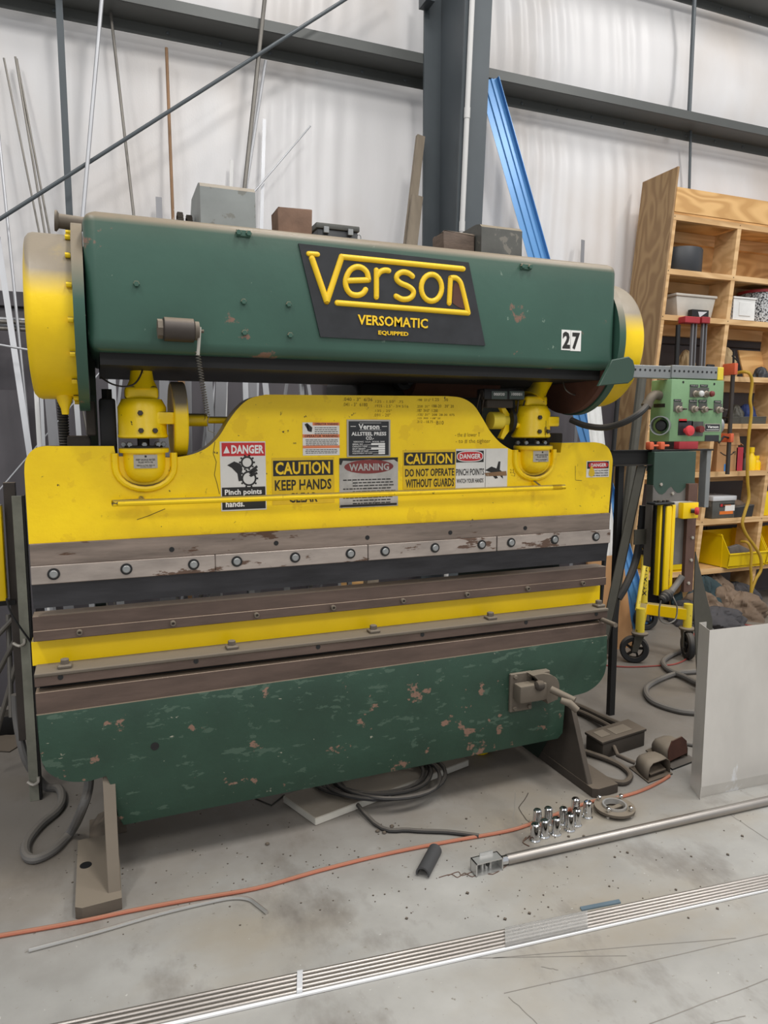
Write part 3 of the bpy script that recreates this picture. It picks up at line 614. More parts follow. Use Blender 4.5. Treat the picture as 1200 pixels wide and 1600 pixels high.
def caution(px, lines, label):
    d_, X0, X1, Z0, Z1 = decal('caution_decal', px, DY, 'decal_yellow', label); h = Z1 - Z0; w = X1 - X0
    obj('header', MB().box(X0 + .004, X1 - .004, DY - .0017, DY - .001, Z1 - h * .39, Z1 - h * .06), M['print_black'], d_, 0)
    mb = MB(); mb.text('CAUTION', (X0 + w * .05, DY - .0024, Z1 - h * .36), UX, UZ, w * .88, h * .27, .03); obj('header_lettering', mb, M['letter_yellow'], d_, 0)
    mb = MB()
    for st, f0, f1, a, b in lines: mb.text(st, (X0 + w * a, DY - .0022, Z1 - h * f1), UX, UZ, w * (b - a), h * (f1 - f0), .025)
    obj('lettering', mb, M['print_worn'], d_, 0)
caution((424.5, 715.5, 522.5, 785), (('KEEP HANDS', .47, .70, .04, .95), ('CLEAR', .76, .97, .26, .72)), 'worn yellow caution decal reading KEEP HANDS CLEAR')
caution((629.5, 703.5, 711.5, 762), (('DO NOT OPERATE', .48, .68, .04, .97), ('WITHOUT GUARDS', .74, .96, .05, .97)), 'worn yellow caution decal reading DO NOT OPERATE WITHOUT GUARDS')
# operator warning label
d_, X0, X1, Z0, Z1 = decal('operator_decal', (472.5, 660, 530.5, 711), DY, 'decal_white', 'small white and orange operator warning label'); w = X1 - X0; h = Z1 - Z0
mb = MB()
for f0, f1, a in ((.0, .09, .27), (.36, .46, 0), (.70, .78, 0)): mb.box(X0 + a * w, X1, DY - .0018, DY - .001, Z1 - f1 * h, Z1 - f0 * h)
obj('stripe', mb, M['decal_orange'], d_, 0)
mb = MB()
mb.text('OPERATOR WARNING', (X0 + w * .32, DY - .0023, Z1 - h * .08), UX, UZ, w * .64, h * .065, .02); mb.text('OPERATOR WARNING', (X0 + w * .05, DY - .0023, Z1 - h * .45), UX, UZ, w * .9, h * .075, .02)
for i in range(11):
    f = (.15, .21, .27, .33, .52, .57, .62, .67, .82, .87, .92)[i]; a = .3 if i < 4 else .06; x = X0 + w * (a + .03 * random.random())
    while x < X0 + w * .93:
        l = w * random.uniform(.04, .10); mb.box(x, min(x + l, X0 + w * .95), DY - .0020, DY - .0012, Z1 - h * (f + .018), Z1 - h * f); x += l + w * .015
mb.prism([PY(x, y, DY - .0022) for x, y in ((476, 663), (482, 674), (487, 675), (488, 668), (480, 661))], (0, .0005, 0)); mb.prism([PY(x, y, DY - .0022) for x, y in ((480, 664), (481.5, 664), (482, 673), (480.5, 673))], (0, .0005, 0))
obj('lettering', mb, M['print_black'], d_, 0)
# maker's plate
d_, X0, X1, Z0, Z1 = decal('maker_plate', (541.5, 655.5, 609.5, 713), DY, 'tag_steel', 'black maker plate with silver border', t=.003); w = X1 - X0; h = Z1 - Z0
obj('plate_field', MB().box(X0 + w * .04, X1 - w * .04, DY - .0036, DY - .0028, Z0 + h * .035, Z1 - h * .045), M['plate_black'], d_, 0)
mb = MB(); T = DY - .0042
def ln(st, x, f0, f1, wd, bo=.02): mb.text(st, (X0 + w * x, T, Z1 - h * f1), UX, UZ, w * wd, h * (f1 - f0), bo)
ln('Verson', .26, .115, .26, .48, .03); ln('ALLSTEEL PRESS', .10, .33, .43, .80, .03); ln('CO.-', .43, .45, .545, .18, .03); ln('VERSONIC  U.S.A.  MODEL 2000', .14, .575, .615, .72, .01)
for a, b in ((.08, .2), (.8, .92)): mb.box(X0 + w * a, X0 + w * b, T, T + .0004, Z1 - h * .19, Z1 - h * .175)
for z in (.085, .275): mb.box(X0 + w * .28, X0 + w * .78, T, T + .0004, Z1 - h * z - .001, Z1 - h * z)
for i, (st, wd, bx) in enumerate((('SERIAL NO', .24, .55), ('CAPACITY TONS', .34, .72), ('SHUT HEIGHT', .3, .55), ('STROKE OF RAM', .36, .72), ('ADJUSTMENT OF RAM', .45, .72))):
    f = .64 + i * .062; ln(st, .12, f, f + .042, wd, .015); mb.box(X0 + w * bx, X0 + w * .87, T, T + .0004, Z1 - h * (f + .046), Z1 - h * (f - .006)); mb.box(X0 + w * (.14 + wd), X0 + w * bx, T, T + .0004, Z1 - h * (f + .042), Z1 - h * (f + .034))
obj('lettering', mb, M['print_white'], d_, 0)
# torn warning
d_, X0, X1, Z0, Z1 = decal('warning_decal', (530, 716, 621.5, 790), DY, 'decal_grey', 'torn grey warning decal with red oval'); w = X1 - X0; h = Z1 - Z0
mb = MB(); mb.prism([(X0 + w * (.5 + .42 * math.cos(t / 24 * 6.283)), DY - .0017, Z1 - h * (.18 + .14 * math.sin(t / 24 * 6.283))) for t in range(24)], (0, .0006, 0)); obj('oval', mb, M['decal_darkred'], d_, 0)
obj('torn_edge', MB().prism([(X0 + w * a, DY - .0015, Z1 - h * b) for a, b in ((0, .0), (1, .0), (.995, .10), (.93, .045), (.7, .06), (.5, .035), (.2, .06), (.06, .05), (.03, .14), (0, .12))], (0, .0004, 0)), M['print_black'], d_, 0)
mb = MB(); mb.text('WARNING', (X0 + w * .16, DY - .0024, Z1 - h * .26), UX, UZ, w * .68, h * .145, .03); obj('header_lettering', mb, M['decal_grey'], d_, 0)
mb = MB()
for i in range(9):
    f = .43 + i * .06; x = X0 + w * (.22 if i % 3 else .06)
    while x < X0 + w * .88: l = w * random.uniform(.03, .09); mb.box(x, x + l, DY - .0018, DY - .0011, Z1 - h * (f + .022), Z1 - h * f); x += l + w * .014
mb.box(X0 + w * .02, X1 - w * .02, DY - .0018, DY - .0011, Z0 + h * .015, Z0 + h * .06)
obj('lettering', mb, M['print_black'], d_, 0)
# pinch points danger
d_, X0, X1, Z0, Z1 = decal('danger_decal', (712, 701.5, 792, 761), DY, 'decal_white', 'white danger decal with red oval reading PINCH POINTS'); w = X1 - X0; h = Z1 - Z0
def oval(mb, cx, cz, rx, rz, y, n=24): mb.prism([(cx + rx * math.copysign(abs(math.cos(t / n * 6.283)) ** .7, math.cos(t / n * 6.283)), y, cz + rz * math.copysign(abs(math.sin(t / n * 6.283)) ** .7, math.sin(t / n * 6.283))) for t in range(n)], (0, .0005, 0))
obj('header', MB().box(X0 + w * .01, X0 + w * .53, DY - .0016, DY - .001, Z1 - h * .34, Z1 - h * .05), M['print_black'], d_, 0)
mb = MB(); oval(mb, X0 + w * .27, Z1 - h * .19, w * .25, h * .135, DY - .0019); obj('oval_rim', mb, M['print_white'], d_, 0)
mb = MB(); oval(mb, X0 + w * .27, Z1 - h * .19, w * .235, h * .115, DY - .0023); obj('oval', mb, M['decal_red'], d_, 0)
mb = MB(); mb.text('DANGER', (X0 + w * .07, DY - .0028, Z1 - h * .25), UX, UZ, w * .40, h * .125, .03); obj('header_lettering', mb, M['print_white'], d_, 0)
mb = MB(); mb.text('PINCH POINTS', (X0 + w * .01, DY - .0022, Z1 - h * .67), UX, UZ, w * .53, h * .17, .015); mb.text('WATCH YOUR HANDS', (X0 + w * .02, DY - .0022, Z1 - h * .86), UX, UZ, w * .51, h * .11, .015)
mb.box(X0 + w * .565, X0 + w * .57, DY - .002, DY - .0011, Z0 + h * .02, Z1 - h * .02)
for pl in (((758, 735), (768, 729), (776, 732), (779, 721), (782, 721), (781, 734), (786, 738), (770, 739)), ((768, 741), (775, 741), (778, 747), (774, 748)), ((779, 741), (785, 741), (786, 748))): mb.prism([PY(x, y, DY - .0021) for x, y in pl], (0, .0005, 0))
obj('lettering', mb, M['print_black'], d_, 0)
obj('scuff', MB().prism([PY(x, y, DY - .0027) for x, y in ((757, 739), (791, 736), (792, 743), (760, 744))], (0, .0004, 0)), M['bar_rust'], d_, 0)
# small danger
d_, X0, X1, Z0, Z1 = decal('danger_decal', (916.5, 720.5, 951, 745), DY, 'decal_white', 'small white danger decal with red oval at the ram end'); w = X1 - X0; h = Z1 - Z0
obj('header', MB().box(X0 + w * .03, X1 - w * .03, DY - .0016, DY - .001, Z1 - h * .47, Z1 - h * .04), M['print_black'], d_, 0)
mb = MB(); oval(mb, X0 + w * .52, Z1 - h * .255, w * .44, h * .19, DY - .0019); obj('oval', mb, M['decal_red'], d_, 0)
mb = MB(); mb.text('DANGER', (X0 + w * .18, DY - .0026, Z1 - h * .36), UX, UZ, w * .68, h * .21, .03); obj('header_lettering', mb, M['print_white'], d_, 0)
mb = MB()
for i, st in enumerate(('DO NOT ALLOW HANDS', 'IN OPERATING AREA', 'OR NEAR GUARDS')): mb.text(st, (X0 + w * .26, DY - .0022, Z1 - h * (.64 + i * .15)), UX, UZ, w * .70, h * .09, .02)
obj('lettering', mb, M['print_black'], d_, 0)
obj('paint_spot', MB().prism([PY(x, y, DY - .0028) for x, y in arc([(921, 735), (924, 728), (928, 734), (929, 741), (925, 745), (920, 742), (921, 735)], 3)[:-1]], (0, .0004, 0)), M['decal_yellow'], d_, 0)
for ck in (((336, 690), (333, 708), (338, 722), (335, 742), (339, 755), (343, 772)), ((214, 812), (232, 806), (258, 795)), ((899, 728), (899, 742), (899, 750), (909, 751))):
    obj('paint_crack', MB().tube([PY(x, y, DY) for x, y in ck], .0011, 5, flat=(1, .5)), M['marker'], ram)
# pencilled notes
def note(lines, m):
    mb = MB()
    for st, x0, y0, x1, y1 in lines: fit(mb, st, (x0, y0, x1, y1), DY, -.005, .0006)
    obj('handwritten_note', mb, M[m], ram, 0)
note((('.040 - 3"  6/36', 536, 621, 582, 627), ('.041 - 3"  6180', 536, 629, 574, 635)), 'marker')
note((('.125 - 1.50"  .75', 584, 625, 630, 630), ('.1925 - 2.5" - 3/4 5/16', 584, 632, 638, 637), ('.135 - 25"', 584, 640, 612, 644), ('.091 - 20"', 584, 646, 610, 651)), 'pencil')
note((('.188  27.5"', 651, 623, 673, 627), ('1.25   .30', 676, 622, 700, 627), ('.250  31"', 651, 633, 671, 637), ('188-20   20" 20', 675, 632, 709, 637), ('.187  31.0"  1.200', 651, 639, 684, 644), ('.135  31"  208  38-30  075', 651, 646, 710, 650), ('.125 .900  1.08" 20', 651, 652, 688, 655), ('.312 - 18.75 -', 651, 657, 680, 661)), 'marker')
note((('B10', 682, 657.5, 693, 663.5),), 'marker')
note((('- the # lower T', 711, 676, 750, 683), ('- to # the tighter', 712, 686, 766, 694)), 'pencil')
note((('2.5', 797, 733, 803, 739), ('-.2', 799, 739, 805, 744)), 'pencil')

# ---- bed and dies
BXL, BXR = -.215, 2.001
def hbar(name, yl0, yl1, Y, th, m, x0, x1, bevel=.0015, ref=51.0):
    z1 = PY(ref, yl0, Y).z; z0 = PY(ref, yl1, Y).z
    return obj(name, MB().box(x0, x1, Y, Y + th, z0, z1, bevel, 1), M[m], press, 0), z0, z1
die, dz0, dz1 = hbar('die', 964, 987, 2.455, .07, 'brown_steel', BXL, 2.026)
die2, ez0, ez1 = hbar('die_retainer', 987.4, 1003.5, 2.451, .075, 'brown_steel', BXL, 2.026)
soc = MB().lathe([(.0095, 0), (.0095, .012), (.008, .0135), (.005, .0135), (.005, .006), (.0001, .006)], (0, 0, 0), (0, -1, 0), 16).mesh('screw')
for q in ((124.5, 989.5), (270, 973), (400.5, 959), (520, 946.5), (629, 937), (729, 928), (823.5, 919), (909.5, 909.5)): put('screw', soc, M['dusty_steel'], die2, (PY(*q, 2.451).x, 2.451, lerp(ez0, ez1, .55)))
rail, yz0, yz1 = hbar('bed_rail', 1003, 1041, 2.50, .06, 'yellow_clean', -.226, 2.035)
zl = PY(53, 1054, 2.40).z; zb_ = PY(53, 1075, 2.40).z
led = obj('ledge_plate', MB().box(BXL, BXR, 2.398, 2.56, zl - .012, zl, .003, 2), M['dusty_steel'], press, 0)
bb = obj('bolster_bar', MB().box(BXL, BXR - .002, 2.402, 2.56, zb_, zl - .012, .002, 1), M['brown_steel'], press, 0)
for q in ((91.6, 1007), (306, 1024), (497, 1005), (660, 984), (822, 967), (932, 953)): put('hole', holeme, M['black'], bb, Vector((PY(q[0], q[1], 2.402).x, 2.402, lerp(zb_, zl, .55))))
for q in ((102, 1040), (360, 1009), (577, 983), (758, 963), (922, 943)):
    p_ = PZ(q[0], q[1], zl)
    obj('clamp_nut', MB().box(p_.x - .021, p_.x + .021, 2.418, 2.46, zl, zl + .012, .003, 1).lathe([(.014, .012), (.014, .026), (.012, .028)], (p_.x, 2.44, zl), (0, 0, 1), 6), M['dusty_steel'], led, 0)
zs1 = PY(55, 1083.5, 2.408).z; zs0 = PY(56, 1118, 2.408).z
obj('gap_plate', MB().box(BXL + .01, BXR - .01, 2.45, 2.54, zs0, zb_ + .005), M['black_iron'], press, 0)
obj('bed_face_plate', MB().box(BXL, BXR, 2.408, 2.46, zs0 - .002, zs1, .0015, 1), M['brown_steel'], press, 0)
obj('pin', MB().cyl(PY(938, 967, 2.42), PY(962, 977, 2.30), .010, 12), M['dusty_steel'], press)
gpts = [(56.5, 1118)] + arc([(62, 1172), (68, 1198), (84, 1213), (108, 1221), (135, 1221), (155, 1216), (168, 1212)], 4) + [(178, 1232), (183, 1275), (193, 1290)] + [(872, 1154.5), (880, 1145)] + [(882, 1091)] + arc([(897, 1087), (917, 1081), (934, 1069), (944, 1054), (948, 1036)], 4) + [(949.5, 993)]
base = obj('bed', MB().prism(pp(gpts, 2.40), (0, .10, 0), .004, 2), M['green_base'], press, 30)
q = PY(242, 1166, 2.40); put('hole', MB().lathe([(.0135, 0), (.0135, .0015)], (0, 0, 0), (0, -1, 0), 20).mesh('hole'), M['black'], base, q)
0 and obj('fillet_dust', MB().lathe([(.001, .012), (.014, .009), (.022, .002), (.026, -.006)], PY(165, 1217, 2.396), (0, 0, 1), 14), M['dusty_steel'], base)
# feet
def foot(x0, x1, wx0, wx1, m):
    f = obj('foot', MB().prism([(x0, 2.235, 0), (x0 + .02, 2.222, 0), (x1, 2.228, 0), (x1, 2.62, 0), (x0, 2.62, 0)], (0, 0, .04), .004, 2), M[m], press, 0)
    obj('gusset', MB().prism([(wx0, 2.266, .038), (wx0, 2.405, .345), (wx0, 2.41, .362), (wx0, 2.60, .37), (wx0, 2.60, .038)], (wx1 - wx0, 0, 0), .003, 1), M[m], f, 0)
    return f
f1 = foot(-.125, .010, -.031, .007, 'dusty_steel'); foot(1.816, 1.940, 1.818, 1.841, 'dusty_dark')
put('hole', MB().lathe([(.019, 0), (.019, .0015)], (0, 0, 0), (0, 0, 1), 20).mesh('hole'), M['black'], f1, PZ(134, 1352, .04))
# treadle lever bracket on the bed
x0, x1, z0, z1 = rect(795, 1052, 828, 1106, 2.40)
br = obj('treadle_bracket', MB().box(x0, x1, 2.385, 2.40, z0, z1, .003, 1), M['dusty_steel'], press, 0)
for fx in (.2, .85):
    for fz in (.1, .92): put('bolt', hexhead, M['dusty_steel'], br, (lerp(x0, x1, fx), 2.385, lerp(z0, z1, fz)))
obj('socket', MB().box(x0 + .012, x1 + .035, 2.33, 2.385, lerp(z0, z1, .33), lerp(z0, z1, .78), .008, 2), M['dusty_steel'], br)
obj('bracket_ear', MB().box(*(lambda r: (r[0], r[1], 2.37, 2.40, r[2], r[3]))(rect(833, 1047, 853, 1056, 2.40)), .003, 1), M['dusty_steel'], br)
obj('strap', MB().prism([PY(x, y, 2.34) for x, y in arc([(833, 1056), (850, 1053), (868, 1058), (874, 1070), (873, 1084)], 4) + [(872, 1093), (856, 1100), (850, 1080), (845, 1066)]], (0, .05, 0), .002, 1), M['dusty_steel'], br)
obj('ball_joint', MB().lathe([(.006, -.022), (.018, -.014), (.022, 0), (.018, .014), (.006, .022)], PY(843, 1071, 2.33), (1, 0, 0), 16), M['dusty_dark'], br)
obj('treadle_arm', MB().cyl(PY(861, 1077, 2.32), PY(898, 1095, 2.24), .0145, 14), M['dusty_steel'], br)
obj('treadle_handle', MB().tube([PY(876, 1094, 2.25), PY(890, 1099, 2.23), PY(902, 1110, 2.21)], [.012, .0155, .014], 12), M['dusty_steel'], br)
# right arm bracket (green) on the crown
obj('arm_bracket', MB().prism([PY(x, y, 2.135) for x, y in ((936, 603), (952, 572), (957, 562), (983, 557), (990, 563), (993, 575), (990, 592), (982, 599))], (0, .014, 0), .003, 1), M['green_bracket'], press, 0)

# ================================================================== LOOSE THINGS ON THE CROWN
def topthing(name, px, Y, depth, m, label, cat, zbase=BZ1, bev=.003, jitter=0):
    x0, x1, _, z1 = rect(*px, Y)
    mb = MB().box(x0, x1, Y, Y + depth, zbase, z1, bev, 2)
    if jitter:
        for v in mb.b.verts: v.co += Vector([random.uniform(-jitter, jitter) for _ in range(3)]) if v.co.z > zbase + .01 else Vector()
    return tag(obj(name, mb, M[m], None, 30), label, cat)
topthing('brick', (434.5, 322, 487, 355), 2.34, .09, 'brick_red', 'dusty reddish brick standing on the green beam', 'brick', jitter=.003)
topthing('wood_block', (694, 361, 742, 388), 2.32, .09, 'wood_old', 'dusty brown wooden block beside the dark guard on the beam', 'wood block', jitter=.004)
x0, x1, _, z1 = rect(496, 350, 559, 370, 2.62)
bx = thing('tool_case', ((x0 + x1) / 2, 2.7, BZ1), 'flat grimy black case lying behind the nameplate on the beam', 'case')
obj('body', MB().box(x0, x1, 2.62, 2.84, BZ1, z1 - .014, .004, 2), M['plate_black'], bx)
obj('lid', MB().box(x0 - .006, x1 + .006, 2.614, 2.846, z1 - .014, z1 + .006, .003, 2), M['grey_guard_dark'], bx)
for f in (.2, .8): obj('latch', MB().box(lerp(x0, x1, f) - .01, lerp(x0, x1, f) + .01, 2.608, 2.62, z1 - .03, z1 - .008, .001, 1), M['galv'], bx, 0)
obj('handle_ring', MB().tube([(x1 + .008 + .008 * math.sin(t / 10 * 6.283), 2.63, z1 - .03 + .011 * math.cos(t / 10 * 6.283)) for t in range(10)], .002, 5, True), M['galv'], bx)

# ================================================================== RODS AND EXTRUSIONS AGAINST THE WALL
def leaner(name, t, l, Yt, Yl, r, m, label, cat='rod', flat=None, up=0.0, group=None):
    T = PY(*t, Yt); Yf = Yl; L_ = PY(*l, Yt)
    for _ in range(12): L_ = PY(*l, lerp(Yf, Yt, max(L_.z, 0) / T.z))
    d = L_ - T
    B = T + d * ((T.z - (r if not flat else .003)) / -d.z); T = T - d.normalized() * up
    if flat:
        n = d.normalized(); u = Vector((1, 0, 0)); u = (u - n * u.dot(n)).normalized(); v = n.cross(u)
        mb = MB()
        for s in ((0, 0),):
            mb.obox(B - u * flat[0] / 2 - v * flat[1] / 2, u * flat[0], v * flat[1], T - B)
        if len(flat) > 2: # channel: add two lips
            mb2 = MB().obox(B - u * flat[0] / 2, u * .003, v * flat[2], T - B).obox(B + u * (flat[0] / 2 - .003), u * .003, v * flat[2], T - B)
            root = thing(name, B, label, cat, group); obj('web', mb, M[m], root, 0)
            for k in (0, 1):
                obj('lip', MB().obox(B + u * ((flat[0] / 2 - .003) if k else -flat[0] / 2), u * .003, v * -flat[2], T - B), M[m], root, 0)
            mb2.b.free(); return root
        o = obj(name, mb, M[m], None, 0)
    else: o = obj(name, MB().cyl(B, T, r, 10), M[m])
    return tag(o, label, cat, group)
R = leaner
R('metal_rod', (6, 91), (59, 352), 4.68, 4.1, .0055, 'bar_grey', 'thin grey rod leaning on the wall, leftmost of three beside the strap')
R('metal_rod', (24, 89), (68, 352), 4.68, 4.05, .006, 'bar_grey', 'thin grey rod leaning on the wall, middle of three left of the strap')
R('metal_rod', (26, 92), (75, 352), 4.69, 4.12, .006, 'bar_grey', 'thin grey rod, nearest of three to the vertical strap')
R('metal_rod', (159, 0), (131, 320), 4.48, 4.15, .011, 'alu', 'bright silver rod rising from the left end of the beam', up=.4)
R('metal_rod', (173, 20), (208, 328), 4.66, 4.1, .0085, 'bar_grey', 'grey rod leaning left above the green beam')
R('metal_rod', (260, 75), (270, 334), 4.66, 4.2, .0095, 'bar_rust', 'rust brown rod with whitish lower end standing upright')
R('metal_rod', (414, -5), (382, 295), 4.48, 4.15, .0125, 'bar_grey', 'tall grey brown bar behind the grey motor guard', up=.3)
R('metal_rod', (415, 95), (391, 250), 4.66, 4.25, .010, 'alu', 'bright silver rod next to the tall grey brown bar')
R('metal_strip', (413, 186), (409, 336), 4.66, 4.3, .01, 'alu', 'flat bright aluminium strip standing right of the grey motor guard', 'strip', flat=(.022, .004))
R('metal_rod', (485, 197), (397, 300), 4.64, 4.05, .005, 'alu', 'thin silver rod tilted steeply to the right above the beam')
R('metal_strip', (248, 308), (249, 335), 4.66, 4.2, .01, 'alu_dull', 'short pale flat strip just showing over the beam top', 'strip', flat=(.036, .004))
R('metal_strip', (362, 250), (361, 290), 4.66, 4.3, .01, 'pvc', 'narrow white strip showing above the grey motor guard', 'strip', flat=(.02, .006))
R('metal_rod', (-3, 200), (47, 700), 4.66, 4.0, .008, 'alu', 'slender silver rod leaning at the far left edge')
R('metal_strip', (-4, 370), (45, 700), 4.5, 3.95, .01, 'alu', 'flat shiny strip leaning at the far left edge', 'strip', flat=(.03, .004))
R('metal_strip', (48, 467), (62, 700), 4.4, 3.9, .01, 'pvc', 'pale square bar standing left of the yellow wheel guard', 'strip', flat=(.022, .022))
R('metal_strip', (911, 375), (910, 402), 4.66, 4.3, .01, 'alu_dull', 'grey strip tip showing over the right end of the beam', 'strip', flat=(.03, .004))
# extrusions seen under the crown
ex = [((172, 560), (177, 650), .036, 'alu', .02), ((196, 575), (184, 640), .014, 'alu', 0), ((256, 560), (257, 700), .05, 'alu_dull', .03), ((283, 560), (286, 610), .022, 'bar_rust', 0),
      ((291, 560), (293, 705), .05, 'alu_dull', .03), ((322, 560), (330, 700), .046, 'alu', .02), ((336, 565), (318, 690), .012, 'alu', 0), ((348, 560), (343, 690), .056, 'alu_dull', .03), ((360, 560), (346, 690), .018, 'alu', 0),
      ((383, 588), (384, 620), .030, 'alu', .02), ((394, 560), (394, 612), .052, 'alu_dull', .03), ((406, 560), (416, 614), .034, 'alu', .02), ((456, 580), (446, 614), .020, 'alu_dull', 0), ((76, 600), (84, 690), .05, 'alu_dull', .03), ((118, 610), (124, 690), .024, 'alu', 0), ((64, 605), (68, 690), .016, 'alu', 0)]
names = ['bright channel hanging in the gap between green end plate and pitman', 'thin bright strip crossing behind the left pitman', 'dull grey channel seen right of the yellow left pitman', 'thin rusty strip just left of the handwheel top', 'wide dull channel behind the yellow handwheel', 'bright channel right of the yellow handwheel', 'thin bright rod slanting behind the coil hose', 'widest grey channel behind the yellow adjusting shaft', 'narrow bright strip just left of the ram shoulder', 'white short channel above the ram shoulder', 'wide dull channel above the ram shoulder', 'bright channel tilted above the ram shoulder', 'dull bar slanting beside the step ladder', 'dull channel under the yellow wheel guard', 'bright strip beside the bellows hose', 'thin strip under the rounded edge of the wheel guard']
for i, (t, l, w, m, lip) in enumerate(ex):
    Y0 = 3.75 + .045 * (i % 7)
    T_, L_ = (t[0], t[1] - (0 if i == 9 else 40)), l
    if i in (13, 14, 15): T_ = t
    R('metal_channel' if lip else 'metal_strip', T_, L_, Y0 + .15, Y0 - .1, .01, m, names[i], 'channel' if lip else 'strip', flat=(w, .004, lip) if lip else (w, .005), group='metal stock behind the press')
# step ladder
lad = thing('step_ladder', tuple(PY(500, 900, 3.9) * 1.0), 'aluminium step ladder seen through the gap above the ram', 'ladder'); LY = 3.9
W[lad] = lad.matrix_basis.copy()
def vbar(x_t, x_b, w, Y, zt=None):
    a, b = PY(x_t, 575, Y), PY(x_b, 620, Y); d = b - a; B = a + d * (a.z / -d.z); T = a - d.normalized() * .12
    return MB().obox(B - Vector((w / 2, 0, 0)), (w, 0, 0), (0, .025, 0), T - B)
obj('rail', vbar(470.5, 472.5, .024, LY), M['alu'], lad, 0); obj('rail', vbar(532, 534, .024, LY), M['alu'], lad, 0)
obj('back_leg', vbar(478, 485, .02, LY + .25), M['alu'], lad, 0); obj('back_leg', vbar(540, 535, .014, LY + .25), M['alu_dull'], lad, 0)
for k in range(6):
    z = PY(500, 596, LY).z - .28 * k
    if z > .1: obj('step', MB().box(PY(472, 596, LY).x, PY(533, 600, LY).x, LY - .03, LY + .05, z - .016, z + .016, .003, 1), M['alu'], lad, 0)
a = PY(536, 575, 4.3); b = PY(580, 640, 4.3)
tag(obj('board', MB().obox((a.x, 4.3, 0), (b.x - a.x, 0, 0), (0, .018, 0), (0, .3, 1.95)), M['ply'], None, 0), 'light brown board standing behind the ladder', 'board')
# lower left rack
for i, (dy, dz) in enumerate(((0, 0), (.03, .018), (.0, .036), (.03, .054))):
    z = PY(20, 514, 4.45).z + dz
    tag(obj('steel_pipe', MB().cyl((-2.2, 4.45 + dy, z), (-.12, 4.45 + dy, z), .011, 10), M['alu' if i % 2 else 'bar_grey']), ['lowest pipe on the wall rack at the far left', 'second lowest pipe on the wall rack at the far left', 'second highest pipe on the wall rack at the far left', 'topmost pipe on the wall rack at the far left'][i], 'pipe', 'pipes on the wall rack')
for x in (-1.8, -.27):
    z = PY(20, 514, 4.45).z - .011
    tag(obj('rack_arm', MB().box(x - .02, x + .02, 4.40, 4.735, z - .03, z, .003, 1).box(x - .03, x + .03, 4.70, 4.735, z - .2, z + .15), M['wainscot_board'], None, 0), 'dark rack arm under the pipes ' + ('near the wheel guard' if x > -1 else 'outside the left frame edge'), 'rack arm')
tag(obj('plywood_sheet', MB().obox((-1.6, 4.22, 0), (1.24, 0, 0), (0, .02, .001), (0, .38, 1.72)), M['wainscot_board'], None, 0), 'dark grey plywood sheet leaning at the far left', 'sheet')
tag(obj('metal_rod', MB().cyl(PY(-40, 532, 4.2), PY(52, 548, 4.2), .006, 8), M['alu']), 'short bright rod lying across the dark plywood sheet', 'rod')
# boards by the column
R('timber_board', (657, 213), (638, 375), 4.47, 4.2, .01, 'board_grey', 'tall weathered board leaning left of the steel column', 'board', flat=(.055, .03))
R('timber_board', (652, 306), (644, 375), 4.38, 4.1, .01, 'board_grey', 'shorter weathered board leaning left of the steel column', 'board', flat=(.075, .02))
# blue strip and white sheet right of the column
T, L_ = PY(760, 125, 4.5), PY(914, 670, 4.28); d = L_ - T; B = T + d * (T.z / -d.z)
bl = thing('blue_flashing', B, 'long blue ribbed metal flashing leaning right of the column', 'flashing')
n = d.normalized(); u = (UX - n * n.x).normalized(); v = n.cross(u)
prof = [(0, 0), (.045, 0), (.05, .008), (.06, .008), (.065, 0), (.10, 0), (.105, .008), (.115, .008), (.12, 0), (.155, 0)]
mb = MB(); A_ = [mb.b.verts.new(B + u * (x - .07) + v * y) for x, y in prof]; C_ = [mb.b.verts.new(T + u * (x - .07) + v * y) for x, y in prof]
for i in range(len(prof) - 1): mb.face([A_[i], A_[i + 1], C_[i + 1], C_[i]])
o = obj('panel', mb, M['blue_paint'], bl, 0); sm = o.modifiers.new('s', 'SOLIDIFY'); sm.thickness = .002
obj('edge', MB().obox(B + u * .083, u * .004, v * .03, T - B), M['blue_paint'], bl, 0)
T, L_ = PY(930, 560, 4.1), PY(944, 690, 4.06); d = L_ - T; B = T + d * (T.z / -d.z); n = d.normalized(); u = (UX - n * n.x).normalized(); v = n.cross(u)
wp = thing('white_sheet', B, 'white ribbed metal sheet leaning behind the right ram end', 'sheet')
mb = MB(); prof = [(i * .012, (.006 if (i // 2) % 2 else 0)) for i in range(11)]
A_ = [mb.b.verts.new(B + u * (x - .12) + v * y) for x, y in prof]; C_ = [mb.b.verts.new(T + u * (x - .12) + v * y) for x, y in prof]
for i in range(len(prof) - 1): mb.face([A_[i], A_[i + 1], C_[i + 1], C_[i]])
o = obj('panel', mb, M['white_paint'], wp, 0); o.modifiers.new('s', 'SOLIDIFY').thickness = .002
R('steel_post', (968, 590), (957, 720), 3.55, 3.45, .014, 'black', 'black pole standing behind the right end of the ram', 'pole')
R('steel_post', (1003, 590), (990, 700), 3.75, 3.65, .03, 'gun_dark', 'thick dark pipe standing behind the control pendant', 'pole')
tag(obj('cardboard_sheet', MB().obox(PZ(935, 1020) * 1, (.32, .02, 0), (0, .02, 0), (0, .15, .62)), M['cardboard'], None, 0), 'brown cardboard sheet leaning behind the right end of the bed', 'cardboard')

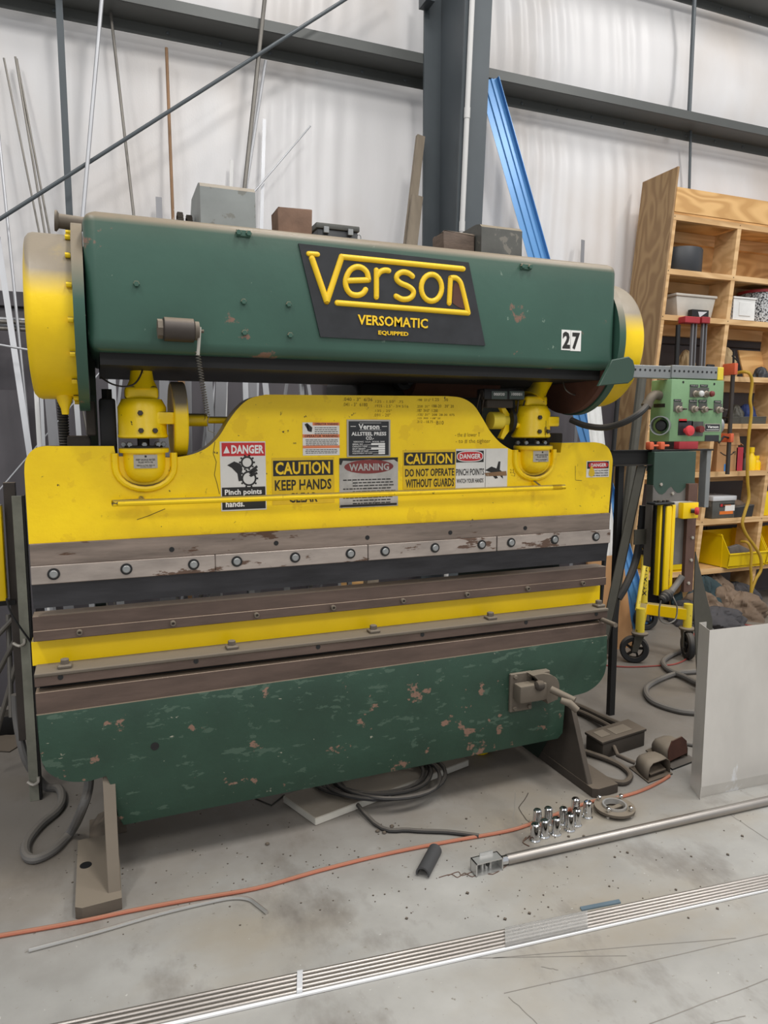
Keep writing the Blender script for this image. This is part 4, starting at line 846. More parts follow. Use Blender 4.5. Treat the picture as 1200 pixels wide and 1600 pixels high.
# ================================================================== LEFT STAND
B0, B1 = PZ(47, 1253), PZ(63, 1250); u = (B1 - B0); zt_ = PY(20, 775, B0.y).z
st = thing('guard_stand', B0, 'grey angle iron guard post standing left of the press', 'post')
obj('angle_post', MB().box(B0.x, B1.x, B0.y, B0.y + .005, .0, zt_, .001, 1), M['post_grey'], st, 0)
obj('angle_leg', MB().box(B1.x - .004, B1.x + .006, B0.y, B0.y + .05, .0, zt_, .001, 1), M['black_iron'], st, 0)
obj('rear_post', MB().box(B0.x - .03, B0.x + .012, B0.y + .03, B0.y + .06, .25, zt_ + .05, .001, 1), M['dark_steel'], st, 0)
for q in ((30, 1006), (52, 1222)):
    p_ = PY(*q, B0.y); obj('bolt', MB().tube(spl([p_ + Vector((-.02, -.004, .006)), p_ + Vector((0, -.016, -.004)), p_ + Vector((.018, -.008, 0)), p_ + Vector((.02, -.004, .02))], 3), .006, 6), M['tag_steel'], st)
obj('curtain_bracket', MB().box(B0.x - .12, B0.x - .01, B0.y + .02, B0.y + .05, PY(10, 948, B0.y).z, PY(10, 940, B0.y).z), M['black_iron'], st, 0)
obj('light_curtain', MB().box(B0.x - .10, B0.x - .035, B0.y - .02, B0.y + .03, PY(8, 938, B0.y).z, PY(8, 788, B0.y).z, .008, 2), M['yellow_dusty'], st, 35, 'yellow light curtain bar')
obj('cable', MB().tube(spl([PY(10, 935, B0.y - .02), PY(16, 955, B0.y - .03), PY(28, 975, B0.y - .03), PY(48, 1003, B0.y - .01)], 4), .004, 6), M['rubber'], st)
for k, (a, b) in enumerate((((-20, 1010), (22, 965)), ((0, 1045), (24, 1000)), ((2, 1120), (30, 1020)), ((13, 960), (18, 1120)))):
    A1, A2 = PY(*a, B0.y + .25), PY(*b, B0.y + .2)
    if k < 3: A1 = A1 + (A1 - A2) * .5
    obj('brace', MB().cyl(A1, A2, .011, 10), M['bar_grey'], st)
tag(obj('hose', MB().tube(spl([PY(24, 1085, B0.y + .1), PY(26, 1120, B0.y + .1), PY(31, 1150, B0.y + .08), PY(42, 1190, B0.y + .06), PZ(70, 1228, .018), PZ(92, 1232, .02), PZ(97, 1250, .02)] + [PZ(x, y, .016) for x, y in ((88, 1268), (62, 1290), (42, 1316), (41, 1336), (56, 1342), (84, 1328))] + [PZ(112, 1298, .03), PY(129, 1262, 2.52), PY(138, 1232, 2.54), PY(140, 1200, 2.55)], 5), .0165, 10), M['hose']), 'thick grey hose looping on the floor by the left foot', 'hose')
a, b = PZ(-60, 1160), PZ(22, 1155)
tag(obj('timber', MB().obox((a.x - .3, a.y, 0), (b.x - a.x + .3, 0, 0), (0, .1, 0), (0, 0, .10), .006, 2), M['black_iron'], None, 30), 'black beam lying on the floor at the left edge', 'beam')
tag(obj('sheet_scrap', MB().prism([PZ(-50, 1172), PZ(15, 1176), PZ(31, 1166), PZ(30, 1150), PZ(-50, 1150)], (0, 0, .006)), M['dusty_dark'], None, 0), 'thin dusty sheet lying under the black beam', 'sheet')
tag(obj('rag', MB().grid(lambda s, t: (-.03 + .13 * s - .06, 2.68 + .14 * t, .002 + max(0, .055 * math.sin(s * 3.14) * math.sin(t * 3.14) * (1 + .4 * mnoise.noise(Vector((s * 6, t * 6, 1)))))), 16, 16), M['dusty_dark']), 'dusty crumpled rag on the floor behind the left foot', 'rag')

# ================================================================== FLOOR THINGS
def cord(name, px, r, m, label, cat='cord', n=5):
    return tag(obj(name, MB().tube(spl([PZ(x, y, r) for x, y in px], n), r, 8), M[m]), label, cat)
cord('air_hose', ((-60, 1472), (0, 1462), (120, 1441), (200, 1424), (290, 1407), (400, 1388), (500, 1360), (600, 1335), (700, 1315), (790, 1299), (830, 1287), (880, 1268), (925, 1252), (965, 1246), (1000, 1236), (1030, 1222), (1046, 1212)), .0068, 'cord_orange', 'long orange rubber cord running across the concrete floor')
cord('bent_rod', ((45, 1485), (150, 1457), (250, 1428), (330, 1409), (365, 1403), (388, 1405), (402, 1414), (417, 1426)), .0062, 'rod_bright', 'silver rod with bent end lying on the floor', 'rod')
# cable coil and plank
A = PZ(493, 1279, .03); Bp = PZ(733, 1187, .03); Cp = PZ(442, 1243, .03)
tag(obj('plank', MB().obox(A - Vector((0, 0, .03)), Bp - A, Cp - A, (0, 0, .03), .003, 1), M['white_board'], None, 0), 'dusty white plank lying under the press bed', 'plank')
cen = PZ(588, 1212, .04); pts = []
for i in range(5 * 28 + 1):
    t = i / 28; k = int(t); a = t * 6.283 + 2.2
    kk = t; rx = .225 + .03 * math.sin(kk * 2.3) + .008 * math.sin(a * 3); ry = .17 + .02 * math.cos(kk * 1.7)
    pts.append(cen + Vector((rx * math.cos(a) + .016 * kk - .03, ry * math.sin(a) * .95 - .026 * kk + .02, .004 + .006 * k + .006 * math.sin(a * 2))))
tail = [PZ(585, 1286, .012), PZ(640, 1297, .0095), (PZ(700, 1300, .0095)), PZ(748, 1306, .0095)]
tag(obj('cable_coil', MB().tube(pts, .0085, 8).tube(spl([pts[0], tail[0]] + tail[1:], 5), .0085, 8), M['rubber']), 'coil of dusty black cable on the plank under the bed', 'cable')
tag(obj('wire_bit', MB().tube([PZ(398, 1247, .004), PZ(424, 1258, .004), PZ(444, 1242, .004)], .003, 5), M['rubber']), 'short bent dark wire left of the white plank', 'wire')
yb = PZ(752, 1182)
tag(obj('plastic_float', MB().lathe([(.04, 0), (.045, .01), (.045, .035), (.035, .05), (.001, .054)], (yb.x + .02, yb.y + .05, 0), (0, 0, 1), 20), M['yellow']), 'round yellow float on the floor under the bed', 'float')
# stainless pipe with fitting
pr = .0175; a, b = PZ(787, 1344, pr), PZ(1200, 1251, pr); d = (b - a).normalized()
sp_ = thing('stainless_pipe', a, 'long round stainless pipe with clevis end on the floor', 'pipe')
obj('tube', MB().cyl(a + d * .012, a + d * 3.2, pr, 24), M['stainless_tube'], sp_)
obj('collar', MB().cyl(a - d * .01, a + d * .014, pr - .002, 20), M['chrome'], sp_)
o = PZ(744, 1371); e = PZ(786, 1360); u = (e - o); n = Vector((-u.y, u.x, 0)).normalized(); h = .046
fr = MB(); t = .004; U = u.normalized(); Lu = u.length; D = n * .042
fr.obox(o, U * Lu, D, (0, 0, t)).obox(o + Vector((0, 0, h - t)), U * Lu, D, (0, 0, t)).obox(o, U * t, D, (0, 0, h)).obox(o + U * (Lu - t), U * t, D, (0, 0, h))
obj('clevis_frame', fr, M['stainless'], sp_, 0)
obj('clevis_back', MB().obox(o + D * .9, U * Lu, D * .1, (0, 0, h)), M['stainless'], sp_, 0)
for f in (.35, .5, .65): obj('rib', MB().cyl(o + U * Lu * f + D * .6 + Vector((0, 0, t)), o + U * Lu * f + D * .6 + Vector((0, 0, h - t)), .006, 10), M['stainless'], sp_)
obj('hole', MB().cyl(o + U * Lu * .52 + D * .40 + Vector((0, 0, h * .5)), o + U * Lu * .52 + D * .5 + Vector((0, 0, h * .5)), .007, 12), M['black'], sp_)
obj('tab', MB().obox(o + U * Lu * .3 + D * .8 + Vector((0, 0, h)), U * Lu * .5, D * .1, (0, 0, .012)), M['stainless'], sp_, 0)
for px in (((686, 1371), (705, 1366), (715, 1371), (726, 1364), (738, 1370), (752, 1362), (770, 1366), (792, 1352)), ((700, 1368), (716, 1362), (722, 1368), (740, 1361))):
    cord('copper_wire', px, .0014, 'rust_dark', 'thin rusty wire curling on the floor at the pipe end' if len(px) == 8 else 'short rusty wire squiggle left of the clevis', 'wire', 3)
cord('copper_wire', ((827, 1322), (817, 1316), (822, 1308), (818, 1314), (829, 1305)), .002, 'rust_dark', 'clump of rusty wire beside the chrome caps', 'wire', 3)
# chrome caps
capme = {}
capme['a'] = MB().lathe([(.0205, 0), (.0205, .004), (.0175, .008), (.0165, .05), (.0155, .062), (.012, .066), (.0001, .067)], (0, 0, 0), (0, 0, 1), 24).mesh('shell')
capme['b'] = MB().lathe([(.019, 0), (.019, .003), (.0172, .006)], (0, 0, 0), (0, 0, 1), 24, False).mesh('rim')
cp = [(442, 395), (458, 290), (508, 368), (536, 275), (592, 352), (645, 276), (692, 322), (733, 205), (742, 285), (820, 228)]
cl_ = ['frontmost chrome cap with cut open side', 'leftmost chrome cap of the back row', 'chrome cap second from the front left', 'chrome cap second from left in the back row', 'chrome cap in the middle of the front row', 'chrome cap third from left in the back row', 'right end chrome cap of the front row', 'half hidden chrome cap at the very back', 'chrome cap just behind the right end of the front row', 'rightmost chrome cap standing apart with flared foot']
for (u_, v_), lb in zip(cp, cl_):
    q = PZ(740 + u_ / 4.615, 1230 + (v_ - 12) / 4.615)
    t_ = thing('chrome_cap', q, lb, 'cap', 'chrome caps on the floor'); put('shell', capme['a'], M['chrome'], t_, q); put('rim', capme['b'], M['chrome'], t_, q + Vector((0, 0, .0005)))
# ring flange
q = PZ(960, 1268); fl = thing('ring_flange', q, 'round metal ring flange with four bolts on the floor', 'flange')
def ringm(ri, ro, z0, z1): return MB().lathe([(ri, z0), (ro, z0), (ro, z1), (ri, z1), (ri, z0)], q, (0, 0, 1), 40, False)
obj('ring', ringm(.048, .078, .014, .024), M['dusty_steel'], fl); obj('inner_ring', ringm(.040, .047, .010, .032), M['stainless'], fl)
obj('bar', MB().obox(q + Vector((-.04, -.012, .012)), (.08, .01, 0), (-.003, .018, 0), (0, 0, .006)), M['dusty_steel'], fl, 0)
for k in range(4):
    a = k * 1.571 + .5; c_ = q + Vector((.064 * math.cos(a), .064 * math.sin(a), 0)); obj('bolt', MB().lathe([(.008, 0), (.008, .008), (.0045, .009), (.0045, .034), (.0085, .035), (.0085, .043), (.006, .045)], c_, (0, 0, 1), 10), M['chrome'], fl)
# foam half pipe
a, b = PZ(660, 1372), PZ(680, 1334); ax = b - a; s_ = Vector((ax.y, -ax.x, 0)).normalized(); rr = .024
mb = MB(); outer = [(math.radians(-20 + 11 * k)) for k in range(21)]
pr_ = [a + s_ * (rr * math.cos(t)) + Vector((0, 0, rr * .6 + rr * math.sin(t))) for t in outer] + [a + s_ * ((rr - .006) * math.cos(t)) + Vector((0, 0, rr * .6 + (rr - .006) * math.sin(t))) for t in reversed(outer)]
tag(obj('foam_sleeve', mb.prism(pr_, ax), M['foam'], None, 40), 'dark grey split foam sleeve lying on the floor', 'foam')
# tube bundle
fa, fb, na, nb = PZ(600, 1495, .008), PZ(1200, 1369, .008), PZ(600, 1520, .008), PZ(1200, 1387, .008)
tlab = ['rearmost', 'second from the rear', 'middle', 'second from the front', 'frontmost']
for k in range(5):
    f = k / 4; a = fa.lerp(na, f); b = fb.lerp(nb, f); d = b - a
    tag(obj('steel_tube', MB().cyl(a - d * .9, a + d * 1.6, .0066, 12), M['stainless_tube']), '%s steel tube of the long bundle on the floor' % tlab[k], 'tube', 'long tubes on the floor')
a, b = PZ(600, 1526), PZ(1200, 1390.5); d = b - a; n = Vector((-d.y, d.x, 0)).normalized()
tag(obj('white_strip', MB().obox(a - d * .9 - n * .008, d * 2.5, n * .015, (0, 0, .009), .002, 1), M['strip_white'], None, 0), 'long white plastic strip lying along the tube bundle', 'strip')
wm = bpy.data.materials.new('film'); wm.use_nodes = True; wb = wm.node_tree.nodes['Principled BSDF']; wb.inputs['Base Color'].default_value = S(214, 212, 208); wb.inputs['Roughness'].default_value = .12; wb.inputs['Alpha'].default_value = .55
nn = wm.node_tree.nodes.new('ShaderNodeTexNoise'); nn.inputs['Scale'].default_value = 60; bpn = wm.node_tree.nodes.new('ShaderNodeBump'); bpn.inputs['Strength'].default_value = .9; bpn.inputs['Distance'].default_value = .006
wm.node_tree.links.new(nn.outputs[0], bpn.inputs['Height']); wm.node_tree.links.new(bpn.outputs[0], wb.inputs['Normal'])
def sleeve(x0, x1, m, name, label, cat, g=.0092):
    def at(x): f = (x - 600) / 600; return fa.lerp(fb, f), na.lerp(nb, f)
    mb = MB(); rings = []
    for x in (x0, (x0 + x1) / 2, x1):
        p, q_ = at(x); w_ = (p - q_); w_.normalize(); ring_ = []
        for t in range(7): an = math.pi * t / 6; ring_.append(p + w_ * (.009 * math.sin(an)) + Vector((0, 0, g * math.cos(an) + .002)))
        for t in range(7): an = math.pi * t / 6; ring_.append(q_ - w_ * (.009 * math.sin(an)) + Vector((0, 0, -g * math.cos(an) + .002)))
        for v in ring_: v.z = max(v.z, .0012)
        rings.append([mb.b.verts.new(v) for v in ring_])
    for r0_, r1_ in zip(rings, rings[1:]):
        for i in range(14): mb.face([r0_[i], r0_[(i + 1) % 14], r1_[(i + 1) % 14], r1_[i]])
    return tag(obj(name, mb, m, None, 60), label, cat)
sleeve(768, 893, wm, 'plastic_wrap', 'clear plastic film wrapped round the tube bundle', 'plastic wrap')
sleeve(489, 496, M['plastic_clear'], 'tie_band', 'narrow pale tie band round the tube bundle', 'band')
tag(obj('flat_bar', MB().prism([PZ(906, 1419), PZ(909, 1424), PZ(970, 1412), PZ(967, 1407)], (0, 0, .005)), M['bar_blue'], None, 0), 'short blue grey flat bar behind the tube bundle', 'bar')
for i, (x, y) in enumerate(((181, 853), (640, 800), (668, 806), (700, 778))):
    q = PZ(350 + x / 2.667, 1000 + y / 2.667)
    tag(obj('debris', MB().lathe([(.006, 0), (.009, .003), (.006, .007), (.001, .008)], q, (0, 0, 1), 6), M['dusty_dark'], None, 0), ['lone bit of debris on the floor left of the plank', 'larger dark crumb beside the cable tail', 'small dark crumb beside the cable tail', 'tiny crumb above the cable tail'][i], 'debris')

gm = MB()
for i in range(320):
    q = PZ(random.uniform(90, 900), 1180 + 170 * random.random() ** .7 + random.uniform(-10, 120)) if i % 3 else PZ(random.uniform(600, 1180), random.uniform(1270, 1440))
    s_ = random.uniform(.0012, .004) * (1 if i % 9 else 1.8); a_ = random.random() * 6.28
    gm.lathe([(s_, 0), (s_ * .8, s_ * .6), (.0003, s_ * .9)], (q.x, q.y, 0), (0, 0, 1), 4)
o = tag(obj('floor_grit', gm, M['dusty_dark'], None, 0), 'fine dark grit scattered over the concrete around the press', 'grit'); o['kind'] = 'stuff'
# foot pedal unit
fo, rt, lf = PZ(942.5, 1159, .085), PZ(1008, 1138.6, .085), PZ(916, 1143, .085)
fp = thing('foot_pedal', fo - Vector((0, 0, .085)), 'dusty double foot pedal switch with junction box on the floor', 'pedal')
uu, vv_ = rt - fo, lf - fo; lo_ = fo - Vector((0, 0, .085))
obj('junction_box', MB().obox(lo_, uu, vv_, (0, 0, .072), .004, 2), M['dusty_dark'], fp)
obj('box_lid', MB().obox(lo_ + Vector((0, 0, .072)) - uu * .03 - vv_ * .03, uu * 1.06, vv_ * 1.06, (0, 0, .013), .004, 2), M['dusty_dark'], fp)
obj('lid_label', MB().obox(lo_ + Vector((0, 0, .0855)) + uu * .08 + vv_ * .3, uu * .22, vv_ * .5, (0, 0, .001)), M['dusty_steel'], fp, 0); obj('lid_label', MB().obox(lo_ + Vector((0, 0, .0855)) + uu * .38 + vv_ * .2, uu * .4, vv_ * .55, (0, 0, .001)), M['dusty_steel'], fp, 0)
def hood(bl_, br_, bk, h):
    a, b, c_ = PZ(*bl_), PZ(*br_), PZ(*bk); w = b - a; dp = (c_ - a) * 1.0; rings = []; mb = MB()
    for f, hh, ww in ((0, h, 1), (.35, h * 1.02, 1), (.7, h * .95, .9), (1, h * .75, .72), (1.15, h * .45, .5)):
        o_ = a + dp * f + w * (1 - ww) / 2; W_ = w * ww; prf = [(0, 0), (0, .55), (.06, .82), (.2, 1), (.8, 1), (.94, .82), (1, .55), (1, 0)]
        rings.append([mb.b.verts.new(o_ + W_ * x + Vector((0, 0, hh * z + .004))) for x, z in prf])
    for r0_, r1_ in zip(rings, rings[1:]):
        for i in range(7): mb.face([r0_[i], r0_[i + 1], r1_[i + 1], r1_[i]])
    mb.face(rings[-1][::-1])
    hd = obj('hood', mb, M['dusty_steel'], fp, 50); hd.modifiers.new('s', 'SOLIDIFY').thickness = .004
    obj('pedal_base', MB().obox(a - dp * .1 - w * .04, w * 1.08, dp * 1.25, (0, 0, .006)), M['dusty_dark'], fp, 0)
    obj('treadle', MB().obox(a + dp * .06 + w * .15 + Vector((0, 0, .018)), w * .7, dp * .6 + Vector((0, 0, .012)), (0, 0, .006)), M['dusty_dark'], fp, 0)
    return a, w, dp
hood((1012, 1222), (1047, 1209), (988, 1203), .074); a, w, dp = hood((1042, 1196), (1074, 1184), (1014, 1176), .074)
obj('flap', MB().prism([a + w * x - dp * .06 + Vector((0, 0, z)) for x, z in ((.02, .02), (.0, .07), (.15, .112), (.62, .118), (.86, .09), (.92, .03))], dp * .05), M['rust_dark'], fp, 0)
obj('flap_base', MB().obox(a - dp * .35 - w * .05, w * 1.15, dp * .4, (0, 0, .008)), M['rubber'], fp, 0)
obj('cable', MB().tube(spl([PZ(905, 1172, .02), PZ(925, 1178, .018), PZ(950, 1187, .016), PZ(972, 1198, .013), PZ(985, 1212, .013), PZ(975, 1223, .013), PZ(952, 1219, .013), PZ(925, 1207, .013), PZ(905, 1190, .013)], 5), .0125, 10), M['dusty_dark'], fp)
obj('conduit', MB().tube(spl([PZ(866, 1092, .03), PZ(905, 1104, .03), PZ(940, 1120, .04), PZ(972, 1134, .06)], 5), .016, 10), M['dusty_dark'], fp)
obj('conduit', MB().tube(spl([PZ(866, 1100, .02), PZ(905, 1112, .02), PZ(935, 1126, .03), PZ(955, 1137, .055)], 5), .014, 10), M['dusty_dark'], fp)
obj('conduit', MB().tube([lo_ + uu * .25 - vv_ * .01 + Vector((0, 0, .045)), PZ(965, 1180, .045), PZ(982, 1188, .035), PZ(992, 1192, .03)], .010, 10), M['dusty_dark'], fp)

# sheet metal bin
bl0 = PZ(1094, 1250); br0 = PZ(1215, 1225); bk0 = PZ(1087, 1240); zt_ = PY(1108, 985, bl0.y).z
u = (br0 - bl0); u = u.normalized() * .62; sd = (bk0 - bl0).normalized() * .11
bn = thing('sheet_metal_pan', bl0, 'bent bare sheet metal pan standing on its end at right', 'sheet metal')
t_ = u.normalized() * .002; zf = .055
obj('front_panel', MB().hexa([bl0 + sd * .0 + Vector((0, 0, zf)), bl0 + u + Vector((0, 0, zf)), bl0 + u + sd * .03 + Vector((0, 0, zf)), bl0 + sd * .03 + Vector((0, 0, zf)), bl0 + Vector((0, 0, zt_)), bl0 + u + Vector((0, 0, zt_)), bl0 + u + sd * .03 + Vector((0, 0, zt_)), bl0 + sd * .03 + Vector((0, 0, zt_))]), M['sheet_metal'], bn, 0)
obj('bottom_bend', MB().hexa([bl0 + sd * .16, bl0 + u + sd * .16, bl0 + u + sd * .19, bl0 + sd * .19, bl0 + Vector((0, 0, zf)), bl0 + u + Vector((0, 0, zf)), bl0 + u + sd * .03 + Vector((0, 0, zf)), bl0 + sd * .03 + Vector((0, 0, zf))]), M['sheet_metal'], bn, 0)
obj('side_panel', MB().obox(bl0, t_, sd, (0, 0, zt_)), M['sheet_metal'], bn, 0)
obj('return_flange', MB().obox(bl0 + sd, u * .06, sd * .03, (0, 0, zt_)), M['sheet_metal'], bn, 0)
obj('far_side_panel', MB().obox(bl0 + u - t_, t_, sd, (0, 0, zt_)), M['sheet_metal'], bn, 0)
# dark offcut behind it
tag(obj('steel_offcut', MB().prism([PY(x, y, 2.95) for x, y in ((1087, 862), (1113, 968), (1116, 1110), (1092, 1110), (1084, 940))], (.0, .006, 0)), M['gun_dark'], None, 0), 'dark triangular steel plate standing behind the sheet metal pan', 'plate')
# grey hose on floor at right
cord('hose', ((1210, 1045), (1150, 1046), (1090, 1049), (1055, 1053), (1022, 1066), (1009, 1078), (1018, 1095), (1050, 1108), (1090, 1114), (1200, 1118)), .016, 'hose', 'thick grey hose in a wide loop on the right floor', 'hose')
tag(obj('hose', MB().tube(spl([PY(1112, 985, 3.2), PZ(1100, 1000, .06), PZ(1075, 1012, .02), PZ(1048, 1024, .02), PZ(1036, 1034, .02), PZ(1044, 1046, .02), PZ(1070, 1058, .02), PZ(1100, 1072, .02), PZ(1160, 1090, .02)], 5), .016, 10), M['hose']), 'grey hose snaking under the yellow dolly', 'hose')
cord('hose', ((1065, 1161), (1095, 1166), (1140, 1172), (1220, 1180)), .009, 'hose', 'thin grey cable running behind the sheet metal pan', 'cable')
cord('red_cable', ((930, 1038), (980, 1042), (1030, 1040), (1060, 1036), (1078, 1022), (1084, 990)), .005, 'cord_red', 'thin red cable on the floor beneath the dolly', 'cable')
cord('red_cable', ((1100, 973), (1140, 974), (1170, 977), (1210, 984)), .006, 'cord_red', 'red cable on the floor in front of the clothes pile', 'cable')

# ================================================================== CONTROL PENDANT
PNY = 2.15
x0, x1, z0, z1 = PY(1050, 592, PNY).x, PY(1132, 596, PNY).x, PY(1050, 690, PNY).z, PY(1050, 592, PNY).z
pn = thing('control_pendant', ((x0 + x1) / 2, PNY + .05, z0), 'green control box with buttons hanging from a perforated arm', 'control box')
obj('enclosure', MB().box(x0, x1, PNY, PNY + .11, z0, z1, .004, 2), M['pendant_green'], pn)
ax0 = PY(990, 575, 2.17).x; az1, az0 = PY(1000, 570, 2.17).z, PY(1000, 590, 2.17).z; axm = PY(1049, 580, 2.17).x; ax1 = PY(1120, 580, 2.17).x; axe = PY(1129, 580, 2.17).x
hol = MB().lathe([(.0045, 0), (.0045, .001)], (0, 0, 0), (0, -1, 0), 10).mesh('hole')
arm1 = obj('arm', MB().box(ax0 - .02, axm + .02, 2.172, 2.20, az0, az1, .002, 1), M['galv'], pn, 0)
arm2 = obj('arm', MB().box(axm, ax1, 2.165, 2.205, az0 + .002, az1 + .004, .002, 1), M['galv'], pn, 0)
obj('arm_end', MB().box(ax1, axe, 2.163, 2.206, az0, az1 + .003, .002, 1), M['yellow_pale'], pn, 0)
for k in range(8): put('hole', hol, M['black'], arm1, (lerp(ax0 + .01, axm - .008, k / 7), 2.172, lerp(az0, az1, .62)))
for k in range(10): put('hole', hol, M['black' if k < 3 else 'yellow_clean'] if False else M['black'], arm2, (lerp(axm + .012, ax1 - .01, k / 9), 2.165, lerp(az0, az1, .62)))
def fp_(u, v): p = PY(900 + u / 4, 550 + v / 4, PNY); return p
def knob(u, v, prof, m, name, n=16):
    p = fp_(u, v); return obj(name, MB().lathe(prof, p, (0, -1, 0), n), M[m], pn)
def pl(u0, v0, u1, v1, m, name, d=.002, par=None):
    a, b = fp_(u0, v0), fp_(u1, v1); return obj(name, MB().box(a.x, b.x, PNY - d, PNY, b.z, a.z), M[m], par or pn, 0)
for (u0, v0, u1, v1, st) in ((712, 203, 762, 220, 'POWER ON'), (775, 203, 822, 220, 'FAULT'), (610, 295, 655, 310, 'INCH'), (706, 298, 755, 318, 'RUN'), (765, 298, 815, 318, 'STOP'), (862, 303, 905, 320, 'MODE')):
    o = pl(u0, v0, u1, v1, 'plate_black', 'legend_plate'); a, b = fp_(u0 + 5, v0 + 4), fp_(u1 - 5, v1 - 5)
    mb = MB().text(st, (a.x, PNY - .0026, b.z), UX, UZ, b.x - a.x, a.z - b.z, .01); obj('lettering', mb, M['decal_grey'], o, 0)
for (u0, v0, u1, v1) in ((712, 222, 768, 282), (772, 222, 826, 282), (610, 312, 660, 372), (704, 320, 752, 365), (766, 320, 815, 365), (862, 322, 908, 375), (722, 434, 790, 525)): pl(u0, v0, u1, v1, 'grey_guard_dark', 'button_plate')
B1_ = [(.013, .002), (.013, .006), (.0105, .008), (.0105, .026), (.012, .027), (.012, .031)]
for (u, v, m) in ((742, 262, 'button_white'), (808, 264, 'button_darkred')):
    knob(u, v, B1_, 'button_steel', 'button_body'); knob(u, v, [(.0105, .03), (.0115, .033), (.0105, .038), (.006, .041), (.0001, .042)], m, 'lens')
for (u, v) in ((632, 358), (730, 358), (792, 360), (884, 363)):
    sw = knob(u, v, [(.0135, .002), (.0135, .008), (.0105, .010), (.0105, .022), (.008, .024)], 'button_steel', 'selector')
    p = fp_(u + 14, v); obj('key', MB().obox(p + Vector((-.008, -.036, -.003)), (.016, .004, 0), (0, .016, 0), (0, 0, .006), .001, 1), M['dark_steel'], sw, 0)
rd = pl(640, 430, 725, 520, 'plate_black', 'stop_plate'); pl(643, 418, 690, 440, 'decal_red', 'stop_legend')
knob(680, 492, [(.010, .002), (.010, .016), (.019, .018), (.0205, .022), (.0205, .027), (.018, .032), (.0001, .036)], 'button_red', 'stop_button', 24)
knob(757, 483, [(.012, .002), (.012, .014), (.014, .016), (.013, .026), (.0001, .027)], 'button_darkred', 'button', 18)
nm = pl(802, 448, 898, 497, 'tag_steel', 'brand_plate'); pl(806, 452, 894, 493, 'plate_black', 'brand_field', .0026)
a, b = fp_(818, 459), fp_(886, 476); mb = MB().text('Verson', (a.x, PNY - .0032, b.z), UX, UZ, b.x - a.x, a.z - b.z, .03); a, b = fp_(812, 484), fp_(890, 487); mb.box(a.x, b.x, PNY - .0033, PNY - .0028, b.z, a.z); obj('lettering', mb, M['print_white'], nm, 0)
pl(806, 520, 890, 558, 'plate_black', 'data_plate')
for (u, v) in ((670, 188), (864, 200)): put('hole', hol, M['black'], pn, fp_(u, v))
# side palm button guard, elbow and cable
cy = PX(1013, 671, x0); gx = x0
cc = Vector((x0 - .0, PNY + .04, PY(1025, 665, PNY).z))
obj('palm_guard', MB().lathe([(.036, 0), (.037, .05), (.0335, .05), (.033, .004)], cc, (-1, -.75, 0), 28, False), M['galv'], pn)
obj('palm_button', MB().lathe([(.016, 0), (.016, .02), (.022, .022), (.018, .03), (.0001, .032)], cc, (-1, -.75, 0), 18), M['black'], pn)
cc2 = Vector((x1, PNY + .05, PY(1130, 665, PNY).z)); obj('palm_guard', MB().lathe([(.034, 0), (.035, .03), (.03, .034), (.0001, .036)], cc2, (1, 0, 0), 24), M['galv'], pn)
obj('side_label', MB().box(x0 - .001, x0, PNY + .03, PNY + .09, fp_(0, 335).z, fp_(0, 310).z), M['plate_black'], pn, 0)
el = Vector((x0, PNY + .06, PY(1034, 618, PNY + .05).z))
obj('elbow', MB().tube(spl([el, el + Vector((-.03, -.005, .002)), el + Vector((-.055, -.01, -.012)), el + Vector((-.07, -.012, -.034))], 4), [.018] * 13, 14).cyl(el + Vector((-.066, -.012, -.028)), el + Vector((-.076, -.012, -.044)), .021, 16), M['dusty_steel'], pn)
obj('cable', MB().tube(spl([el + Vector((-.072, -.012, -.038)), PY(1000, 645, 2.16), PY(975, 660, 2.2), PY(945, 668, 2.28), PY(915, 665, 2.36), PY(892, 656, 2.42)], 6), .0125, 10), M['rubber'], pn)

# ================================================================== CONTROL STAND
SY = 2.885
cs = thing('light_curtain_stand', PZ(956, 1118), 'dark steel stand with panel and yellow light curtain right of the press', 'stand')
pb = PZ(953, 1119); pb2 = PZ(960, 1117)
ztop = PY(975, 703, SY).z
obj('post', MB().box(pb.x, pb2.x, SY, SY + .028, 0, ztop - .02), M['black'], cs, 0)
q0, q1 = PY(952, 704, SY), PY(1023, 704, SY); zc = PY(975, 726, SY).z
obj('top_channel', MB().box(q0.x, q1.x, SY - .01, SY, zc, ztop, .001, 1).box(q0.x, q1.x, SY - .05, SY, zc - .004, zc).box(q0.x, q1.x, SY - .03, SY, ztop - .004, ztop), M['black_iron'], cs, 0)
PYs = SY - .06
x0, x1, z0, z1 = rect(1023, 706, 1084, 882, PYs)
z1 = PY(1023, 706, PYs).z; z0 = PY(1060, 882, PYs).z; x1 = PY(1084, 790, PYs).x; zm = PY(1050, 757, PYs).z
pnl = obj('panel', MB().box(x0, x1, PYs, PYs + .05, z0, zm, .002, 1), M['panel_grey'], cs, 0)
mbp = MB(); npt = 14
edge = [(lerp(x0, x1, i / npt), zm - .002 - .05 * abs(math.sin(i * .55)) * (1 - i / npt * .2)) for i in range(npt + 1)]
obj('panel_top', MB().box(x0, x1, PYs, PYs + .05, zm, z1, .002, 1), M['panel_green'], cs, 0)
obj('paint_edge', mbp.prism([(x0, PYs - .001, zm + .01), (x1, PYs - .001, zm + .01)] + [(x, PYs - .001, z) for x, z in reversed(edge)], (0, .001, 0)), M['panel_green'], pnl, 0)
for q in ((1050, 771), (1032, 757), (1080, 765)): put('bolt', hexhead, M['tag_steel'], pnl, PY(*q, PYs))
xs = PY(1072, 840, PYs - .02).x; xe = PY(1086, 840, PYs - .02).x
obj('side_strip', MB().box(xs, xe, PYs - .022, PYs, PY(1075, 923, PYs).z, PY(1085, 755, PYs).z, .001, 1), M['panel_brown'], cs, 0)
